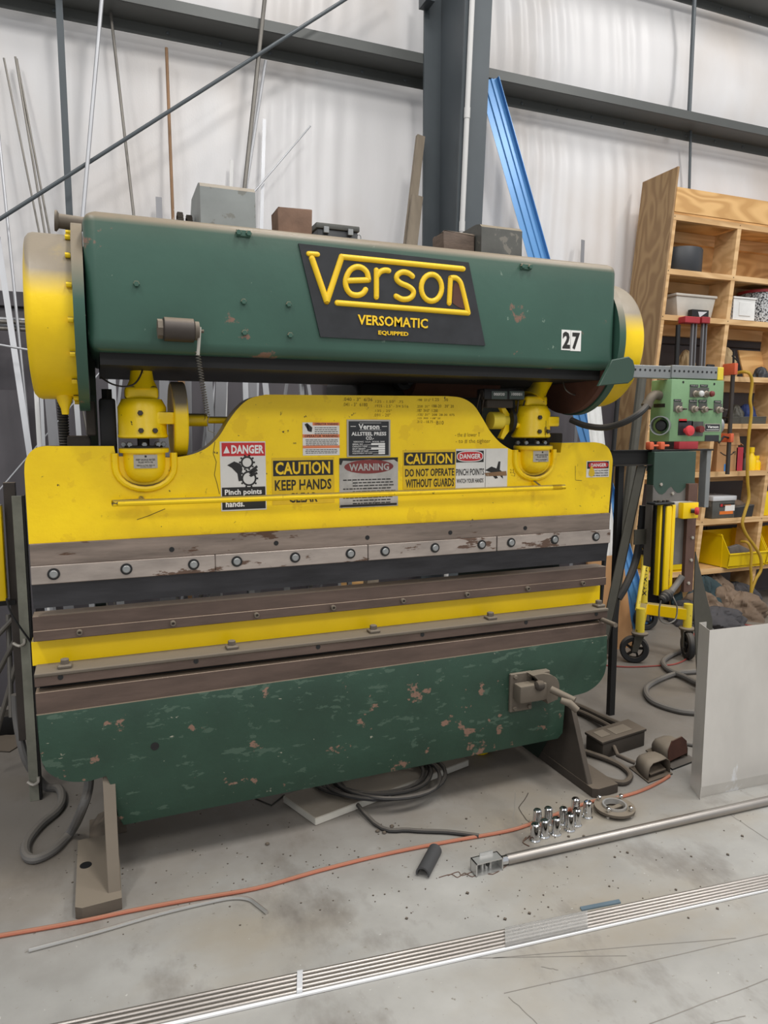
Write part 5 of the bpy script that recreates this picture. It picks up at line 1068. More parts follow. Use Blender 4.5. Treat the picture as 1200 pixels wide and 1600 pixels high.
for q in ((1079, 875), (1075, 911), (1081, 840)): put('bolt', hexhead, M['tag_steel'], cs, PY(*q, PYs - .022))
xg = PY(1096, 750, SY).x
obj('side_channel', MB().box(xg, xg + .03, SY - .03, SY + .02, PY(1098, 792, SY).z, ztop, .002, 1), M['galv'], cs, 0)
obj('top_rail', MB().box(x0, xg + .035, PYs + .02, PYs + .06, ztop - .008, ztop, .001, 1), M['black_iron'], cs, 0)
a, b = PY(1003, 728, SY - .03), PY(944, 1000, SY - .03)
obj('diagonal_brace', MB().obox(b - Vector((.028, 0, 0)), (.056, 0, 0), (0, .006, 0), a - b), M['gun_dark'], cs, 0)
obj('diagonal_lip', MB().obox(b + Vector((.024, 0, 0)), (.006, 0, 0), (0, .05, 0), a - b), M['gun_dark'], cs, 0)
obj('cross_bar', MB().box(PY(990, 838, SY - .02).x, x0 + .02, SY - .026, SY - .02, PY(1000, 849, SY).z, PY(1000, 826, SY).z), M['gun_dark'], cs, 0)
obj('drop_conduit', MB().tube(spl([PY(1005, 790, SY + .05), PY(1000, 840, SY + .05), PY(992, 880, SY + .03), PY(978, 915, SY), PY(966, 935, SY)], 4), .020, 10), M['rubber'], cs)
0 and obj('rear_post', MB().box(PY(990, 800, SY + .1).x, PY(990, 800, SY + .1).x + .04, SY + .1, SY + .14, 0, ztop - .01), M['black_iron'], cs, 0)
0 and obj('rear_post', MB().box(xg - .02, xg + .02, SY + .1, SY + .14, 0, ztop - .01), M['black_iron'], cs, 0)
# light curtain
LY_ = PYs - .075
def lc(u0, u1, v0, v1, Y, d, m, name, bev=.006):
    a = PY(u0, v0, Y); b = PY(u1, v1, Y); c_ = PY(u1, v0, Y); xl = PY(u0, (v0 + v1) / 2, Y).x; xr = PY(u1, (v0 + v1) / 2, Y).x
    return obj(name, MB().box(xl, xr, Y, Y + d, b.z, a.z, bev, 2), M[m], cs)
lc(1022, 1027, 783, 928, LY_ + .03, .02, 'black_iron', 'curtain_bracket', .001)
cur = lc(1039, 1048.5, 790, 934, LY_ - .012, .04, 'yellow_clean', 'light_curtain', .012)
lc(1029.5, 1034.5, 789, 930, LY_ + .005, .03, 'yellow_clean', 'curtain_edge', .003); lc(1048, 1053, 789, 931, LY_, .03, 'yellow_clean', 'curtain_edge', .003)
lc(1034, 1039.5, 790, 930, LY_ - .002, .02, 'black', 'curtain_lens', .001)
a, b = PY(1024, 790, LY_ - .015), PY(1055, 786, LY_ - .015); obj('curtain_cap', MB().box(a.x, b.x, LY_ - .015, LY_ + .05, a.z, a.z + .012, .004, 1), M['black'], cs)
for k in (.35, .6, .8): p = a + (b - a) * k; obj('cap_screw', MB().cyl((p.x, LY_ + .01, a.z + .01), (p.x, LY_ + .01, a.z + .022), .008, 10), M['dark_steel'], cs)
p0 = PY(1046, 914, LY_ - .0135); p1 = PY(1046, 890, LY_ - .0135)
mb = MB().text('LIGHT CURTAIN', (p0.x, LY_ - .0128, p0.z), UZ, -UX, (p1.z - p0.z), .007, .01); obj('lettering', mb, M['print_black'], cur, 0)
# e-stop
x0, x1, z0, z1 = rect(1063, 786, 1091, 809, PYs - .08)
es = obj('stop_box', MB().box(x0, x1, PYs - .045, PYs, z0, z1, .004, 2), M['decal_grey'], cs)
obj('stop_cover', MB().box(x0 + .022, x1, PYs - .08, PYs - .045, z0 - .002, z1, .004, 2), M['yellow_clean'], es)
p = PY(1080, 798, PYs - .08)
obj('stop_stem', MB().lathe([(.012, 0), (.012, .02)], p, (.8, -1, 0), 14), M['dark_steel'], es); obj('stop_mushroom', MB().lathe([(.017, .018), (.0195, .022), (.0195, .032), (.015, .037), (.0001, .038)], p, (.8, -1, 0), 20), M['button_red'], es)
# flexible arm with bellows and wire loop
obj('flex_arm', MB().tube(spl([PY(1066, 900, LY_), PY(1058, 912, LY_), PY(1048, 925, LY_ - .02)], 4), .016, 12), M['hose'], cs)
a, b = PY(1048, 925, LY_ - .02), PY(1033, 938, LY_ - .04); d = (b - a)
obj('bellows', MB().lathe([(.016, 0), (.028, d.length * .3), (.026, d.length * .4), (.030, d.length * .5), (.024, d.length * .6), (.026, d.length * .7), (.019, d.length * .8), (.02, d.length * .9), (.012, d.length)], a, d, 18), M['rubber'], cs)
obj('wire_loop', MB().tube(spl([b, PY(1030, 952, LY_ - .04), PY(1031, 968, LY_ - .04), PY(1042, 974, LY_ - .04), PY(1055, 968, LY_ - .04), PY(1058, 950, LY_ - .03), PY(1054, 938, LY_ - .02), PY(1049, 928, LY_)], 4), .004, 6), M['bar_grey'], cs)

# ================================================================== YELLOW DOLLY
def wheel(cx, cy, ang, par, r=.09):
    d = Vector((math.cos(ang), math.sin(ang), 0)); s = Vector((-d.y, d.x, 0)); c_ = Vector((cx, cy, r))
    w = obj('caster_wheel', MB().lathe([(r * .62, -.02), (r * .9, -.022), (r, -.012), (r, .012), (r * .9, .022), (r * .62, .02), (r * .62, -.02)], c_, s, 32, False), M['rubber'], par)
    obj('wheel_hub', MB().lathe([(.012, -.024), (r * .25, -.022), (r * .25, .022), (.012, .024)], c_, s, 18).lathe([(r * .60, -.006), (r * .64, -.012), (r * .64, .012), (r * .60, .006)], c_, s, 28, False), M['black_iron'], w)
    for k in range(5):
        a = k / 5 * 6.283; e = d * math.cos(a) + Vector((0, 0, math.sin(a))); obj('spoke', MB().obox(c_ + e * .018 - s * .008 - d.cross(s) * 0, e * r * .46, s * .016, (e.cross(s)) * .014), M['black_iron'], w, 0)
    top = 2 * r + .02; off = d * .03
    for sg in (-1, 1): obj('fork', MB().prism([c_ + s * .03 * sg - d * .016 + Vector((0, 0, -.012)), c_ + s * .03 * sg + d * .016 + Vector((0, 0, -.012)), c_ + s * .03 * sg + off + d * .03 + Vector((0, 0, r + .02)), c_ + s * .03 * sg + off - d * .03 + Vector((0, 0, r + .02))], s * .005), M['gun_dark'], par, 0)
    obj('swivel', MB().lathe([(.05, top - .012), (.052, top - .006), (.052, top), (.04, top + .006)], Vector((cx, cy, 0)) + off, (0, 0, 1), 24), M['dusty_steel'], par)
    return Vector((cx, cy, 0)) + off, top
ctr = PZ(1005, 948, .30)
dl = thing('lift_dolly', (ctr.x, ctr.y, 0), 'yellow wheeled lift dolly standing behind the light curtain stand', 'dolly')
w1 = PZ(990, 1035); w2 = PZ(1074, 1029); w3 = PZ(1008, 984)
for (wq, ang) in ((w1, math.radians(-35)), (w2, math.radians(65)), (w3, math.radians(160))):
    hub, top = wheel(wq.x, wq.y, ang, dl)
    obj('caster_stem', MB().cyl(hub + Vector((0, 0, top)), hub + Vector((0, 0, .36)), .028, 16), M['yellow_pale'], dl)
    dv = hub - Vector((ctr.x, ctr.y, 0)); nn_ = Vector((-dv.y, dv.x, 0)).normalized() * .028
    obj('base_beam', MB().obox(Vector((ctr.x, ctr.y, .255)) - nn_, dv, nn_ * 2, (0, 0, .075), .003, 1), M['yellow_clean'], dl, 0)
pt = PY(1009, 866, ctr.y).z
obj('upright', MB().cyl((ctr.x, ctr.y, .25), (ctr.x + .0, ctr.y, pt), .026, 18), M['yellow_pale'], dl)
obj('upright_cap', MB().cyl((ctr.x, ctr.y, pt), (ctr.x, ctr.y, pt + .03), .034, 18).lathe([(.012, .03), (.03, .05), (.03, .07), (.01, .085)], (ctr.x, ctr.y, pt), (0, 0, 1), 16), M['black_iron'], dl)
for wq in (w1, w3): 
    e = Vector((ctr.x, ctr.y, 0)).lerp(Vector((wq.x, wq.y, 0)), .8); obj('stay', MB().cyl((ctr.x, ctr.y, pt - .02), (e.x, e.y, .33), .014, 10), M['yellow_pale'], dl)
fdir = Vector((CAM.x - ctr.x, CAM.y - ctr.y, 0)).normalized(); sdir = Vector((-fdir.y, fdir.x, 0))
mb = MB(); k = 0; mb.text('MAX-JAX', (0, 0, 0), UX, UZ, .20, .034, .03)
for v in mb.b.verts:
    a = (v.co.z - .017) / .0265; zz = .58 - v.co.x; v.co = Vector((ctr.x, ctr.y, zz)) + fdir * (.0268 * math.cos(a)) + sdir * (.0268 * math.sin(a))
obj('lettering', mb, M['print_black'], dl, 0)

# ================================================================== BOOKCASE
KY = 4.3; KB = 4.655; SH = .10
def sx(x, z): return x + SH * (z - 2.4)
def kb(x0, x1, y0, y1, z0, z1): return MB().hexa([(sx(x0, z0), y0, z0), (sx(x1, z0), y0, z0), (sx(x1, z0), y1, z0), (sx(x0, z0), y1, z0), (sx(x0, z1), y0, z1), (sx(x1, z1), y0, z1), (sx(x1, z1), y1, z1), (sx(x0, z1), y1, z1)])
KX = 4.0     # left post face at z 2.4
bk = thing('bookcase', (4.6, 4.48, 0), 'tall homemade plywood and stud bookcase against the wall', 'bookcase')
obj('side_panel', kb(KX - .045, KX - .028, KY - .012, KB, 0, 3.42), M['ply_grey'], bk, 0)
obj('header_board', kb(KX - .03, 6.4, KY - .016, KY, 3.10, 3.275), M['ply'], bk, 0)
obj('back_panel', kb(KX - .028, 6.4, KB - .012, KB, 2.42, 3.27), M['ply'], bk, 0)
zs = [PY(1052, 334, KY).z - .02, PY(1046, 422, KY).z - .008, PY(1042, 494, KY).z - .008, PY(1140, 592, KY).z, PY(1150, 666, KY).z, PY(1130, 741, KY).z, PY(1110, 816, KY).z, PY(1110, 893, KY).z]
posts = [KX, KX + .655, KX + 1.31, KX + 1.965, KX + 2.386]
levels = []
for i, z in enumerate(zs):
    obj('rail', kb(KX - .028, 6.4, KY, KY + .04, z - .02, z + .02), M['stud'], bk, 0)
    obj('shelf', kb(KX - .026, 6.38, KY + .04, KB - .014, z + .002, z + .02), M['ply'], bk, 0)
    obj('rail', kb(KX - .028, 6.4, KB - .055, KB - .014, z - .085, z + .0), M['stud'], bk, 0); levels.append(z + .0205)
lows = zs[1:] + [0.02]
for i, z in enumerate(zs):
    lo = lows[i]
    for j, x in enumerate(posts):
        obj('post', kb(x - .026, x + .014, KY + .002, KY + .04, lo + (.02 if i < 7 else -.02), z - .02), M['stud'], bk, 0)
        if j: obj('divider', kb(x - .022, x + .010, KY + .042, KY + .22, lo + (.022 if i < 7 else -.02), z - .022), M['stud'], bk, 0)
obj('post', kb(KX - .028, KX + .014, KB - .06, KB - .014, 0, 3.1), M['stud'], bk, 0)
nail = MB().lathe([(.004, 0), (.004, .001)], (0, 0, 0), (0, -1, 0), 6).mesh('screw')
for i, z in enumerate(zs):
    for j, x in enumerate(posts): put('screw', nail, M['black'], bk, (sx(x - .006, z) , KY - .0006, z + .004))
def onshelf(px, lev, Y): p = PY(px, 600, Y); return p.x
# shelf contents
q = PY(1080, 418, KY + .02); zz = levels[1]
kp = thing('black_pot', (q.x, KY + .17, zz), 'black round tub on the second shelf of the bookcase', 'tub')
obj('tub', MB().lathe([(.165, 0), (.172, .01), (.176, .175), (.17, .185), (.16, .185), (.155, .02), (.0001, .02)], (q.x + .02, KY + .175, zz), (0, 0, 1), 36), M['pot_black'], kp)
# white crate
def crate(px0, px1, pyT, lev, Y, depth, m, label, name):
    x0, x1 = PY(px0, 480, Y).x, PY(px1, 480, Y).x; zb = levels[lev]; zt = PY(px1, pyT, Y).z
    r = thing(name, ((x0 + x1) / 2, Y, zb), label, 'crate')
    obj('front', MB().box(x0, x1, Y, Y + .008, zb, zt, .002, 1), M[m], r, 0); obj('back', MB().box(x0, x1, Y + depth - .008, Y + depth, zb, zt), M[m], r, 0)
    obj('floor', MB().box(x0, x1, Y, Y + depth, zb, zb + .006), M[m], r, 0)
    f = MB(); rw = x1 - x0
    for s in (x0, x1 - .008):
        mb = MB(); n_, mz = 9, 5; dy = depth / n_; dz = (zt - zb - .04) / mz
        mb.box(s, s + .008, Y + .008, Y + depth - .008, zb, zb + .02).box(s, s + .008, Y + .008, Y + depth - .008, zt - .02, zt)
        for i in range(n_ + 1): mb.box(s, s + .008, Y + max(.008, i * dy - .008), Y + min(depth - .008, i * dy + .008), zb + .018, zt - .018)
        for j in range(1, mz): mb.box(s, s + .008, Y + .008, Y + depth - .008, zb + .02 + j * dz - .006, zb + .02 + j * dz + .006)
        obj('side_lattice', mb, M[m], r, 0)
    obj('label_panel', MB().box(x0 + rw * .25, x1 - rw * .22, Y - .006, Y, zb + (zt - zb) * .2, zt - (zt - zb) * .2, .003, 1), M[m], r, 0)
    obj('rim', MB().box(x0 - .006, x1 + .006, Y - .008, Y + .004, zt - .014, zt, .002, 1), M[m], r, 0)
    return r
crate(1146, 1180, 466, 2, KY + .02, .24, 'crate_white', 'white perforated plastic crate on the third shelf', 'plastic_crate')
# speckled pot: body with raised dark flecks
x0 = PY(1160, 480, KY + .2).x + .33; zz = levels[2]
sm_ = bpy.data.materials.new('speckle'); sm_.use_nodes = True; N = sm_.node_tree.nodes; nz = N.new('ShaderNodeTexNoise'); nz.inputs['Scale'].default_value = 90; nz.inputs['Detail'].default_value = 2; rp = N.new('ShaderNodeValToRGB'); rp.color_ramp.elements[0].position = .47; rp.color_ramp.elements[1].position = .5; rp.color_ramp.elements[0].color = S(40, 42, 46); rp.color_ramp.elements[1].color = S(200, 202, 204)
tcn = N.new('ShaderNodeTexCoord'); sm_.node_tree.links.new(tcn.outputs['Object'], nz.inputs['Vector']); sm_.node_tree.links.new(nz.outputs[0], rp.inputs[0]); sm_.node_tree.links.new(rp.outputs[0], N['Principled BSDF'].inputs['Base Color'])
pcx = PY(1150, 480, KY + .22).x + .20
po = thing('speckled_bucket', (pcx, KY + .19, zz), 'black and white speckled bucket with dark red rim on third shelf', 'bucket')
obj('body', MB().lathe([(.125, 0), (.15, .26), (.145, .26), (.12, .01)], (pcx, KY + .19, zz), (0, 0, 1), 36), sm_, po); obj('rim', MB().lathe([(.150, .25), (.157, .252), (.157, .272), (.147, .272), (.147, .25)], (pcx, KY + .19, zz), (0, 0, 1), 36, False), M['clamp_red'], po)
# clear tote, black carton, red clamps
x0, x1 = PY(1050, 480, KY + .08).x, PY(1113, 480, KY + .08).x; zz = levels[2]
tt = thing('plastic_tote', ((x0 + x1) / 2, KY + .2, zz), 'translucent plastic tote on the third shelf beside the left post', 'tote')
zt = PY(1080, 462, KY + .1).z
obj('body', MB().hexa([(x0 + .04, KY + .06, zz), (x1 - .03, KY + .06, zz), (x1 - .03, KY + .3, zz), (x0 + .04, KY + .3, zz), (x0 + .01, KY + .05, zt - .02), (x1, KY + .05, zt - .02), (x1, KY + .31, zt - .02), (x0 + .01, KY + .31, zt - .02)], .006, 2), M['tote_clear'], tt); obj('lid', MB().box(x0, x1 + .01, KY + .04, KY + .32, zt - .02, zt, .006, 2), M['tote_clear'], tt)
x0, x1, _, z1 = rect(1082, 483, 1107, 505, KY + .0)
cb = thing('black_carton', ((x0 + x1) / 2, KY + .02, levels[2]), 'small black printed carton on the edge of the third shelf', 'carton')
obj('box', MB().box(x0, x1, KY + .002, KY + .045, levels[2], z1, .001, 1), M['black'], cb, 0); obj('print', MB().prism([(lerp(x0, x1, f), KY + .0012, lerp(levels[2], z1, g)) for f, g in ((.35, .72), (.9, .78), (.5, .02), (.45, .02))], (0, .0006, 0)), M['plastic_clear'], cb, 0)
CY = KY - .06
for i, (pxx, lab) in enumerate(((1083, 'left red headed bar clamp hung on the bookcase rail'), (1099, 'right red headed bar clamp hung on the bookcase rail'))):
    x = PY(pxx, 520, CY).x; zt = PY(pxx, 497, CY).z; zb = PY(pxx, 640, CY).z
    cl2 = thing('bar_clamp', (x, CY, zb), lab, 'clamp', 'bar clamps on the bookcase')
    obj('bar', MB().box(x - .006, x + .006, CY, CY + .022, zb, zt), M['alu_dull'], cl2, 0); obj('bar', MB().box(x + .028, x + .036, CY, CY + .022, zb, zt), M['alu_dull'], cl2, 0)
    obj('head', MB().box(x - (.10 if i == 0 else .035), x + .045, CY - .02, CY + .055, zt - .04, zt + .008, .004, 1), M['clamp_red'], cl2)
    obj('jaw', MB().box(x - .012, x + .044, CY - .03, CY + .03, lerp(zb, zt, .3), lerp(zb, zt, .45), .004, 1), M['black'], cl2)
    if i: [obj('grip', MB().box(x + .04, x + .115, CY - .02, CY, lerp(zb, zt, .33 + .12 * k), lerp(zb, zt, .38 + .12 * k), .006, 2), M['black'], cl2) for k in (0, 1)]
tag(obj('pipe_stub', MB().cyl((PY(1062, 560, CY).x, CY + .03, PY(1062, 600, CY).z), (PY(1062, 560, CY).x, CY + .03, PY(1064, 507, CY).z), .018, 12), M['black']), 'short black pipe hanging left of the red bar clamps', 'pipe')
def blob(px0, px1, pyT, lev, Y, d, seed, zbase=None, amp=.25, floor_=None):
    x0, x1 = PY(px0, 700, Y).x, PY(px1, 700, Y).x; zb = levels[lev] if zbase is None else zbase; zt = PY((px0 + px1) / 2, pyT, Y).z
    def f(u, v):
        th = u * 6.283; ph = v * 1.5708; n_ = 1 + amp * mnoise.noise(Vector((math.cos(th) * 2 + seed, math.sin(th) * 2, v * 3))) + amp * .55 * abs(mnoise.noise(Vector((math.cos(th) * 5 + seed, math.sin(th) * 5, v * 6))))
        return ((x0 + x1) / 2 + (x1 - x0) / 2 * math.cos(th) * math.cos(ph) * n_, Y + d * (.5 + .5 * math.sin(th) * math.cos(ph) * n_), zb + (zt - zb) * math.sin(ph) * (.9 + .1 * n_) * (1 if v > .02 else 1))
    return MB().grid(f, 56, 28)
def bl_(name, *a, m='tan', label='', cat='cloth', **k):
    mb = blob(*a, **k); bmesh.ops.remove_doubles(mb.b, verts=mb.b.verts[:], dist=.0004); return tag(obj(name, mb, M[m]), label, cat)
bl_('leather_bag', 1128, 1152, 540, 3, KY + .06, .2, 3, m='tan', label='tan leather bag slumped on the fourth shelf', cat='bag')
bl_('cloth_bundle', 1064, 1086, 545, 3, KY + .15, .15, 5, m='tan', label='tan bundle behind the bar clamps on the fourth shelf')
x0, x1, _, z1 = rect(1171, 545, 1196, 585, KY + .1)
tag(obj('plywood_offcut', MB().obox((x0 + .0, KY + .13, levels[3]), (x1 - x0 + .1, 0, 0), (0, .012, 0), (0, .08, z1 - levels[3])), M['ply'], None, 0), 'plywood offcut standing on the fourth shelf', 'offcut')
bl_('knee_pad', 1181, 1198, 572, 3, KY + .02, .1, 8, m='pot_black', label='black pad on the fourth shelf at the right edge', cat='pad')
# fifth shelf: dark tray with caps
x0, x1 = PY(1143, 650, KY + .02).x, PY(1197, 650, KY + .02).x; zz = levels[4]
tr = thing('wire_tray', ((x0 + x1) / 2, KY + .15, zz), 'dark mesh tray holding caps on the fifth shelf', 'tray')
obj('floor', MB().box(x0, x1, KY + .02, KY + .28, zz, zz + .008), M['gun_dark'], tr, 0); obj('rim', MB().tube([(x0, KY + .02, zz + .05), (x1, KY + .02, zz + .055), (x1, KY + .28, zz + .055), (x0, KY + .28, zz + .05)], .006, 6, True), M['gun_dark'], tr); obj('front', MB().obox((x0, KY + .02, zz + .004), (x1 - x0, 0, 0), (0, .003, 0), (0, -.004, .045)), M['gun_dark'], tr, 0)
bl_('cap_hat', 1147, 1166, 632, 4, KY + .1, .14, 11, m='gun_dark', label='dark cap in the mesh tray on the fifth shelf', cat='hat', zbase=zz + .008); bl_('cap_hat', 1163, 1187, 631, 4, KY + .08, .16, 13, m='blue_cloth', label='blue cap in the mesh tray on the fifth shelf', cat='hat', zbase=zz + .008)
# sixth shelf: carton, red levels, bottles
Y = KY + .04; zz = levels[5]; x0, x1 = PY(1120, 720, Y).x, PY(1152, 720, Y).x; z1 = PY(1135, 681, Y).z
cbx = thing('cardboard_box', ((x0 + x1) / 2, Y + .1, zz), 'open cardboard carton printed with a curved arrow on sixth shelf', 'carton')
obj('box', MB().box(x0, x1, Y, Y + .2, zz, z1 - .05, .001, 1), M['cardboard'], cbx, 0); obj('flap', MB().obox((x0 + .02, Y - .004, z1 - .075), (x1 - x0, 0, 0), (0, .004, 0), (0, .02, .1)), M['cardboard'], cbx, 0); obj('flap', MB().obox((x1, Y, z1 - .05), (.06, 0, -.03), (0, .2, 0), (0, 0, .004)), M['cardboard'], cbx, 0)
mb = MB().tube([PY(1125.5 + 22 * t / 12, 706.5 + 5.5 * math.sin(t / 12 * 3.14), Y - .001) for t in range(13)], .0045, 6, flat=(1, .2)).tube([PY(1145, 706.5, Y - .001), PY(1149.5, 705.5, Y - .001), PY(1148.5, 710.5, Y - .001)], .004, 6, flat=(1, .2)); obj('print', mb, M['print_black'], cbx, 0)
p0 = PY(1131, 737, Y - .002); p1 = PY(1135, 725, Y - .002); obj('tape', MB().box(p0.x, p1.x, Y - .0015, Y, zz, p1.z), M['blue_tag'], cbx, 0)
x0, x1, _, z1 = rect(1151, 699, 1160, 735, Y); tag(obj('spirit_level', MB().box(x0, x1, Y, Y + .2, zz, z1, .002, 1), M['level_red'], None, 0), 'red flat box standing beside the cardboard carton', 'box')
for i, (pa, pb_, pt_, lb) in enumerate(((1171, 1182, 699, 'larger yellow spray bottle on the sixth shelf'), (1181, 1190, 712, 'smaller yellow bottle on the sixth shelf'), (1163, 1171, 708, 'dark bottle left of the yellow spray bottle'))):
    x0, x1 = PY(pa, 720, Y + .03).x, PY(pb_, 720, Y + .03).x; h = PY(pa, pt_, Y + .03).z - zz; c_ = ((x0 + x1) / 2, Y + .05, zz); r = (x1 - x0) / 2
    bt = thing('bottle', c_, lb, 'bottle'); m = 'yellow_clean' if i < 2 else 'gun_dark'
    obj('body', MB().lathe([(r, 0), (r, h * .55), (r * .5, h * .7), (r * .5, h * .8)], c_, (0, 0, 1), 20), M[m], bt); obj('cap', MB().lathe([(r * .6, h * .78), (r * .6, h), (r * .3, h * 1.02)], c_, (0, 0, 1), 14), M[m], bt)
# seventh shelf: organiser, dark tub
Y = KY + .03; zz = levels[6]; x0, x1 = PY(1113, 800, Y).x, PY(1148, 800, Y).x; z1 = PY(1130, 775, Y).z
og = thing('organizer_case', ((x0 + x1) / 2, Y + .1, zz), 'grey plastic parts case with orange label on the seventh shelf', 'case')
obj('body', MB().box(x0, x1, Y, Y + .22, zz, z1 - .04, .006, 2), M['grey_guard_dark'], og); obj('lid', MB().box(x0 - .006, x1 + .008, Y - .008, Y + .23, z1 - .04, z1, .006, 2), M['plastic_clear'], og)
def og_(a, b, c_, d, m, n, dd=.0012): obj(n, MB().box(lerp(x0, x1, a), lerp(x0, x1, b), Y - dd, Y, lerp(zz, z1, c_), lerp(zz, z1, d)), M[m], og, 0)
og_(.3, .96, .5, .66, 'print_black', 'label'); og_(.32, .92, .18, .32, 'label_orange', 'label'); og_(.55, .98, .32, .58, 'print_white', 'sticker', .002); og_(.34, .44, .53, .64, 'decal_red', 'label_mark', .002)
mb = MB().text('MODEL', (lerp(x0, x1, .5), Y - .0022, lerp(zz, z1, .55)), UX, UZ, (x1 - x0) * .32, (z1 - zz) * .06, .02); obj('lettering', mb, M['label_orange'], og, 0)
x0, x1 = PY(1148, 800, Y).x, PY(1176, 800, Y).x
tag(obj('dark_tray', MB().prism([(x0, Y, zz), (x1, Y, zz), (x1 + .02, Y, zz + .10), (x0 - .01, Y, zz + .085)], (0, .2, 0), .004, 1), M['rubber'], None, 0), 'black tray beside the parts case on the seventh shelf', 'tray')
bl_('rag', 1150, 1178, 781, 6, Y + .06, .16, 17, m='cloth_brown', label='brown rag behind the black tray on the seventh shelf', zbase=zz + .06)
x0 = PY(1191, 800, Y).x; tag(obj('yellow_box', MB().box(x0 + .02, x0 + .2, Y, Y + .15, zz, zz + .2, .01, 2), M['bin_yellow'], None, 30), 'yellow box at the right edge of the seventh shelf', 'box')
# eighth shelf: yellow bins
def bin_(xc, w, Y, zz, h, dep, lab):
    r = thing('parts_bin', (xc, Y, zz), lab, 'bin', 'yellow parts bins'); x0, x1 = xc - w / 2, xc + w / 2; t = .004; g = .02
    side = [(0, 0), (-.02, .3 * h), (-.02, .45 * h), (.07, h), (dep, h), (dep, 0)]
    for xx in (x0, x1 - t): obj('side', MB().prism([(xx, Y + a, zz + b) for a, b in side], (t, 0, 0)), M['bin_yellow'], r, 0)
    obj('front_lip', MB().obox((x0, Y - .004, zz + .07 * h), (w, 0, 0), (0, t, 0), (0, -.016, .38 * h)), M['bin_yellow'], r, 0)
    obj('lip_rim', MB().box(x0 - .004, x1 + .004, Y - .03, Y - .012, zz + .43 * h, zz + .47 * h, .002, 1), M['bin_yellow'], r, 0)
    obj('floor', MB().box(x0, x1, Y, Y + dep, zz, zz + t), M['bin_yellow'], r, 0); obj('back', MB().box(x0, x1, Y + dep - t, Y + dep, zz, zz + h), M['bin_yellow'], r, 0)
    for xx in (x0 + w * .0, x1): obj('rib', MB().obox((xx - .003, Y + .06, zz), (.006, 0, 0), (0, .008, 0), (0, .0, h)), M['bin_yellow'], r, 0)
    obj('rim', MB().obox((x0 - .006, Y + .07, zz + h - .008), (.012, 0, 0), (0, dep - .07, 0), (0, 0, .014)), M['bin_yellow'], r, 0); obj('rim', MB().obox((x1 - .006, Y + .07, zz + h - .008), (.012, 0, 0), (0, dep - .07, 0), (0, 0, .014)), M['bin_yellow'], r, 0)
    return r
zz = levels[7]; Yb = KY - .04; xa, xb = PY(1137, 870, Yb).x, PY(1195, 870, Yb).x; hb = PY(1137, 838, Yb).z - zz
bin_((xa + xb) / 2, (xb - xa) * 1.0, Yb, zz, hb, .34, 'large yellow parts bin holding a dark bracket on the lowest shelf')
bin_(5.37, .36, Yb + .02, zz, hb, .32, 'yellow parts bin cut by the right frame edge'); bin_(4.235, .34, Yb + .06, zz, hb, .3, 'yellow parts bin mostly behind the bookcase post')
xm = (xa + xb) / 2
tag(obj('angle_bracket', MB().prism([(xm - .12, Yb + .06, zz + .006), (xm + .09, Yb + .06, zz + .006), (xm + .10, Yb + .06, zz + .13), (xm - .02, Yb + .06, zz + .18), (xm - .13, Yb + .06, zz + .16)], (0, .03, 0), .002, 1), M['panel_grey'], None, 0), 'dark steel bracket lying in the large yellow bin', 'bracket')
# yellow cord hanging down bookcase
CYY = KY - .07
tag(obj('extension_cord', MB().tube(spl([PY(1150, 583, CYY + .1), PY(1163, 581, CYY + .03), PY(1172, 585, CYY), PY(1175, 600, CYY), PY(1172, 625, CYY), PY(1174, 645, CYY), PY(1170, 680, CYY), PY(1168, 715, CYY), PY(1168, 750, CYY), PY(1170, 778, CYY), PY(1164, 800, CYY - .02), PY(1160, 818, CYY - .03), PY(1166, 835, CYY - .04), PY(1178, 852, CYY - .05), PY(1188, 870, CYY - .06), PY(1189, 890, CYY - .06), PY(1181, 905, CYY - .06), PY(1174, 925, CYY - .06), PY(1171, 944, CYY - .06)], 5), .0125, 8).tube(spl([PY(1158, 846, CYY + .0), PY(1168, 848, CYY - .05), PY(1174, 862, CYY - .06), PY(1173, 885, CYY - .06), PY(1174, 910, CYY - .06), PY(1172, 944, CYY - .06)], 5), .011, 8), M['cord_yellow']), 'yellow extension cord hanging down the bookcase front', 'cord')
# black bar clamp hung in front of bookcase
x = PY(1141, 660, CYY - .02).x; zt, zb = PY(1141, 585, CYY - .02).z, PY(1138, 741, CYY - .02).z
bc = thing('pipe_clamp', (x, CYY - .02, zb), 'black pipe clamp with orange jaws hanging right of the pendant', 'clamp')
obj('pipe', MB().cyl((x, CYY - .02, zb), (x, CYY - .02, zt), .0165, 12), M['dark_steel'], bc)
for z_, h in ((PY(1141, 577, CYY).z, .09), (PY(1140, 684, CYY).z, .07)): obj('jaw', MB().box(x - .017, x + .017, CYY - .05, KY - .001, z_ - h / 2, z_ + h / 2, .006, 2), M['clamp_orange'], bc)
z_ = PY(1137, 560, CYY).z; obj('screw_handle', MB().cyl((x, CYY - .02, z_ - .08), (x - .005, CYY - .02, z_ + .06), .008, 8).cyl((x - .02, CYY - .02, z_ + .02), (x + .03, CYY - .03, z_ - .02), .006, 8), M['black_iron'], bc)
z_ = PY(1125, 684, CYY).z; obj('lower_handle', MB().tube([(x - .02, CYY - .03, z_), (x - .07, CYY - .03, z_ + .01), (x - .12, CYY - .03, z_ - .04)], .008, 8), M['black_iron'], bc)
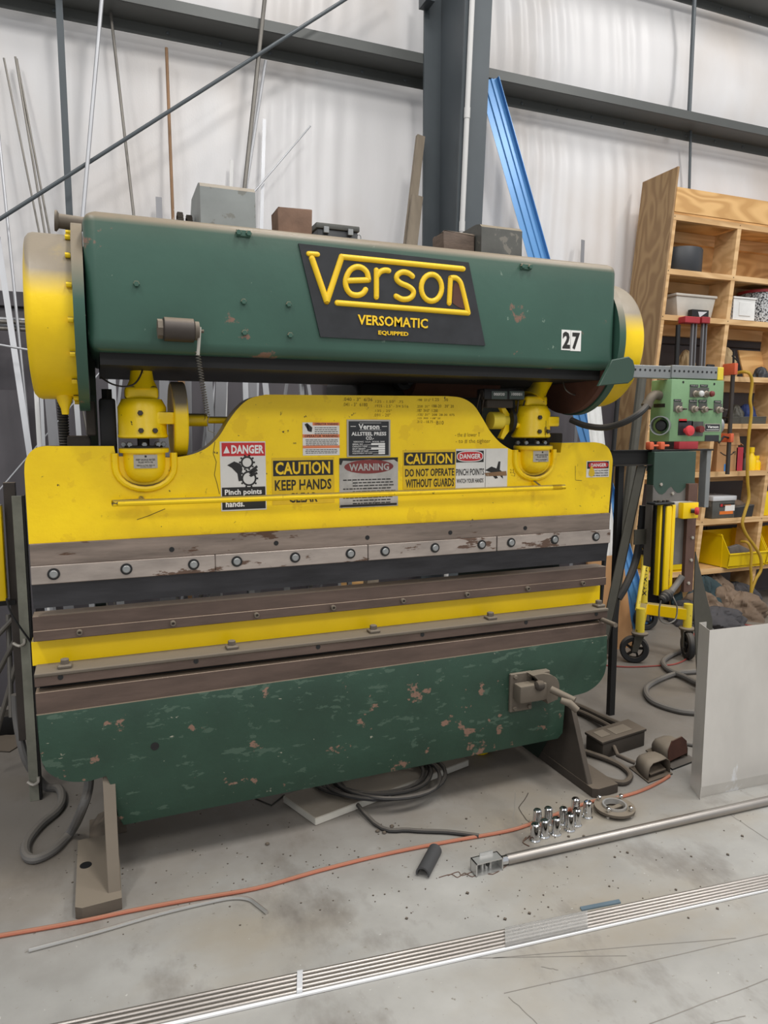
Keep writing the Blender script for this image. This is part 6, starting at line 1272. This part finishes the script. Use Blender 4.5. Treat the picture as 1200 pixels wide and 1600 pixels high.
for (px, py, lb) in ((1016, 692, 'left orange clamp jaw resting on the stand rail'), (1033, 694, 'right orange clamp jaw resting on the stand rail')):
    p = PY(px, py, PYs + .03); tag(obj('clamp_jaw', MB().box(p.x - .014, p.x + .014, PYs + .015, PYs + .05, ztop, ztop + .04, .006, 2).cyl((p.x + .02, PYs + .03, ztop + .02), (p.x + .05, PYs + .03, ztop + .02), .006, 8), M['clamp_orange']), lb, 'clamp')
a = PY(1057, 692, PYs + .04); tag(obj('red_tool', MB().box(a.x, a.x + .13, PYs + .02, PYs + .06, ztop, ztop + .05, .005, 2), M['clamp_red']), 'dark red tool lying on the stand under the pendant', 'tool')
# clothes pile
cl_ = [(1108, 1162, 905, 'cloth_teal', 4.16, 'teal grey jacket at the left of the clothes heap'), (1128, 1175, 900, 'cloth_brown', 4.24, 'brown jacket at the back of the clothes heap'), (1120, 1158, 930, 'cloth_brown', 3.98, 'brown trousers at the front of the clothes heap'), (1150, 1190, 918, 'cloth_brown', 4.05, 'light brown coat in the middle of the clothes heap'),
       (1165, 1215, 915, 'cloth_grey', 4.2, 'dark grey coat at the back right of the clothes heap'), (1172, 1230, 930, 'cloth_brown', 3.95, 'brown coat at the right front of the clothes heap'), (1102, 1135, 945, 'cloth_grey', 3.9, 'small grey cloth at the left foot of the clothes heap'), (1135, 1200, 955, 'cloth_grey', 3.78, 'flat dark trousers spread in front of the clothes heap')]
for i, (a, b, t, m, Y, lb) in enumerate(cl_):
    bl_('garment', a, b, t, 0, Y, .34, i * 3.7 + 1, m=m, label=lb, zbase=0.0, amp=.5)
tag(obj('glove', MB().prism([PZ(x, y) for x, y in ((1098, 962), (1118, 955), (1138, 960), (1130, 966), (1112, 968))], (0, 0, .02), .006, 2), M['cloth_grey'], None, 40), 'grey glove lying left of the clothes heap', 'glove')
tag(obj('paper_scrap', MB().prism([PZ(x, y) for x, y in ((1142, 963), (1152, 959), (1166, 964), (1156, 969))], (0, 0, .004)), M['white_board'], None, 0), 'pale paper scrap in front of the clothes heap', 'paper')
tag(obj('white_bag', MB().grid(lambda s, t: (PZ(1090, 960).x + .35 * s - .1, PZ(1090, 960).y + .35 * t - .05, max(.002, .12 * math.sin(s * 3.14) * math.sin(t * 3.14) * (1 + mnoise.noise(Vector((s * 5, t * 5, 4)))))), 20, 20), M['white_board']), 'crumpled pale sheet on the floor behind the dark plate', 'sheet')
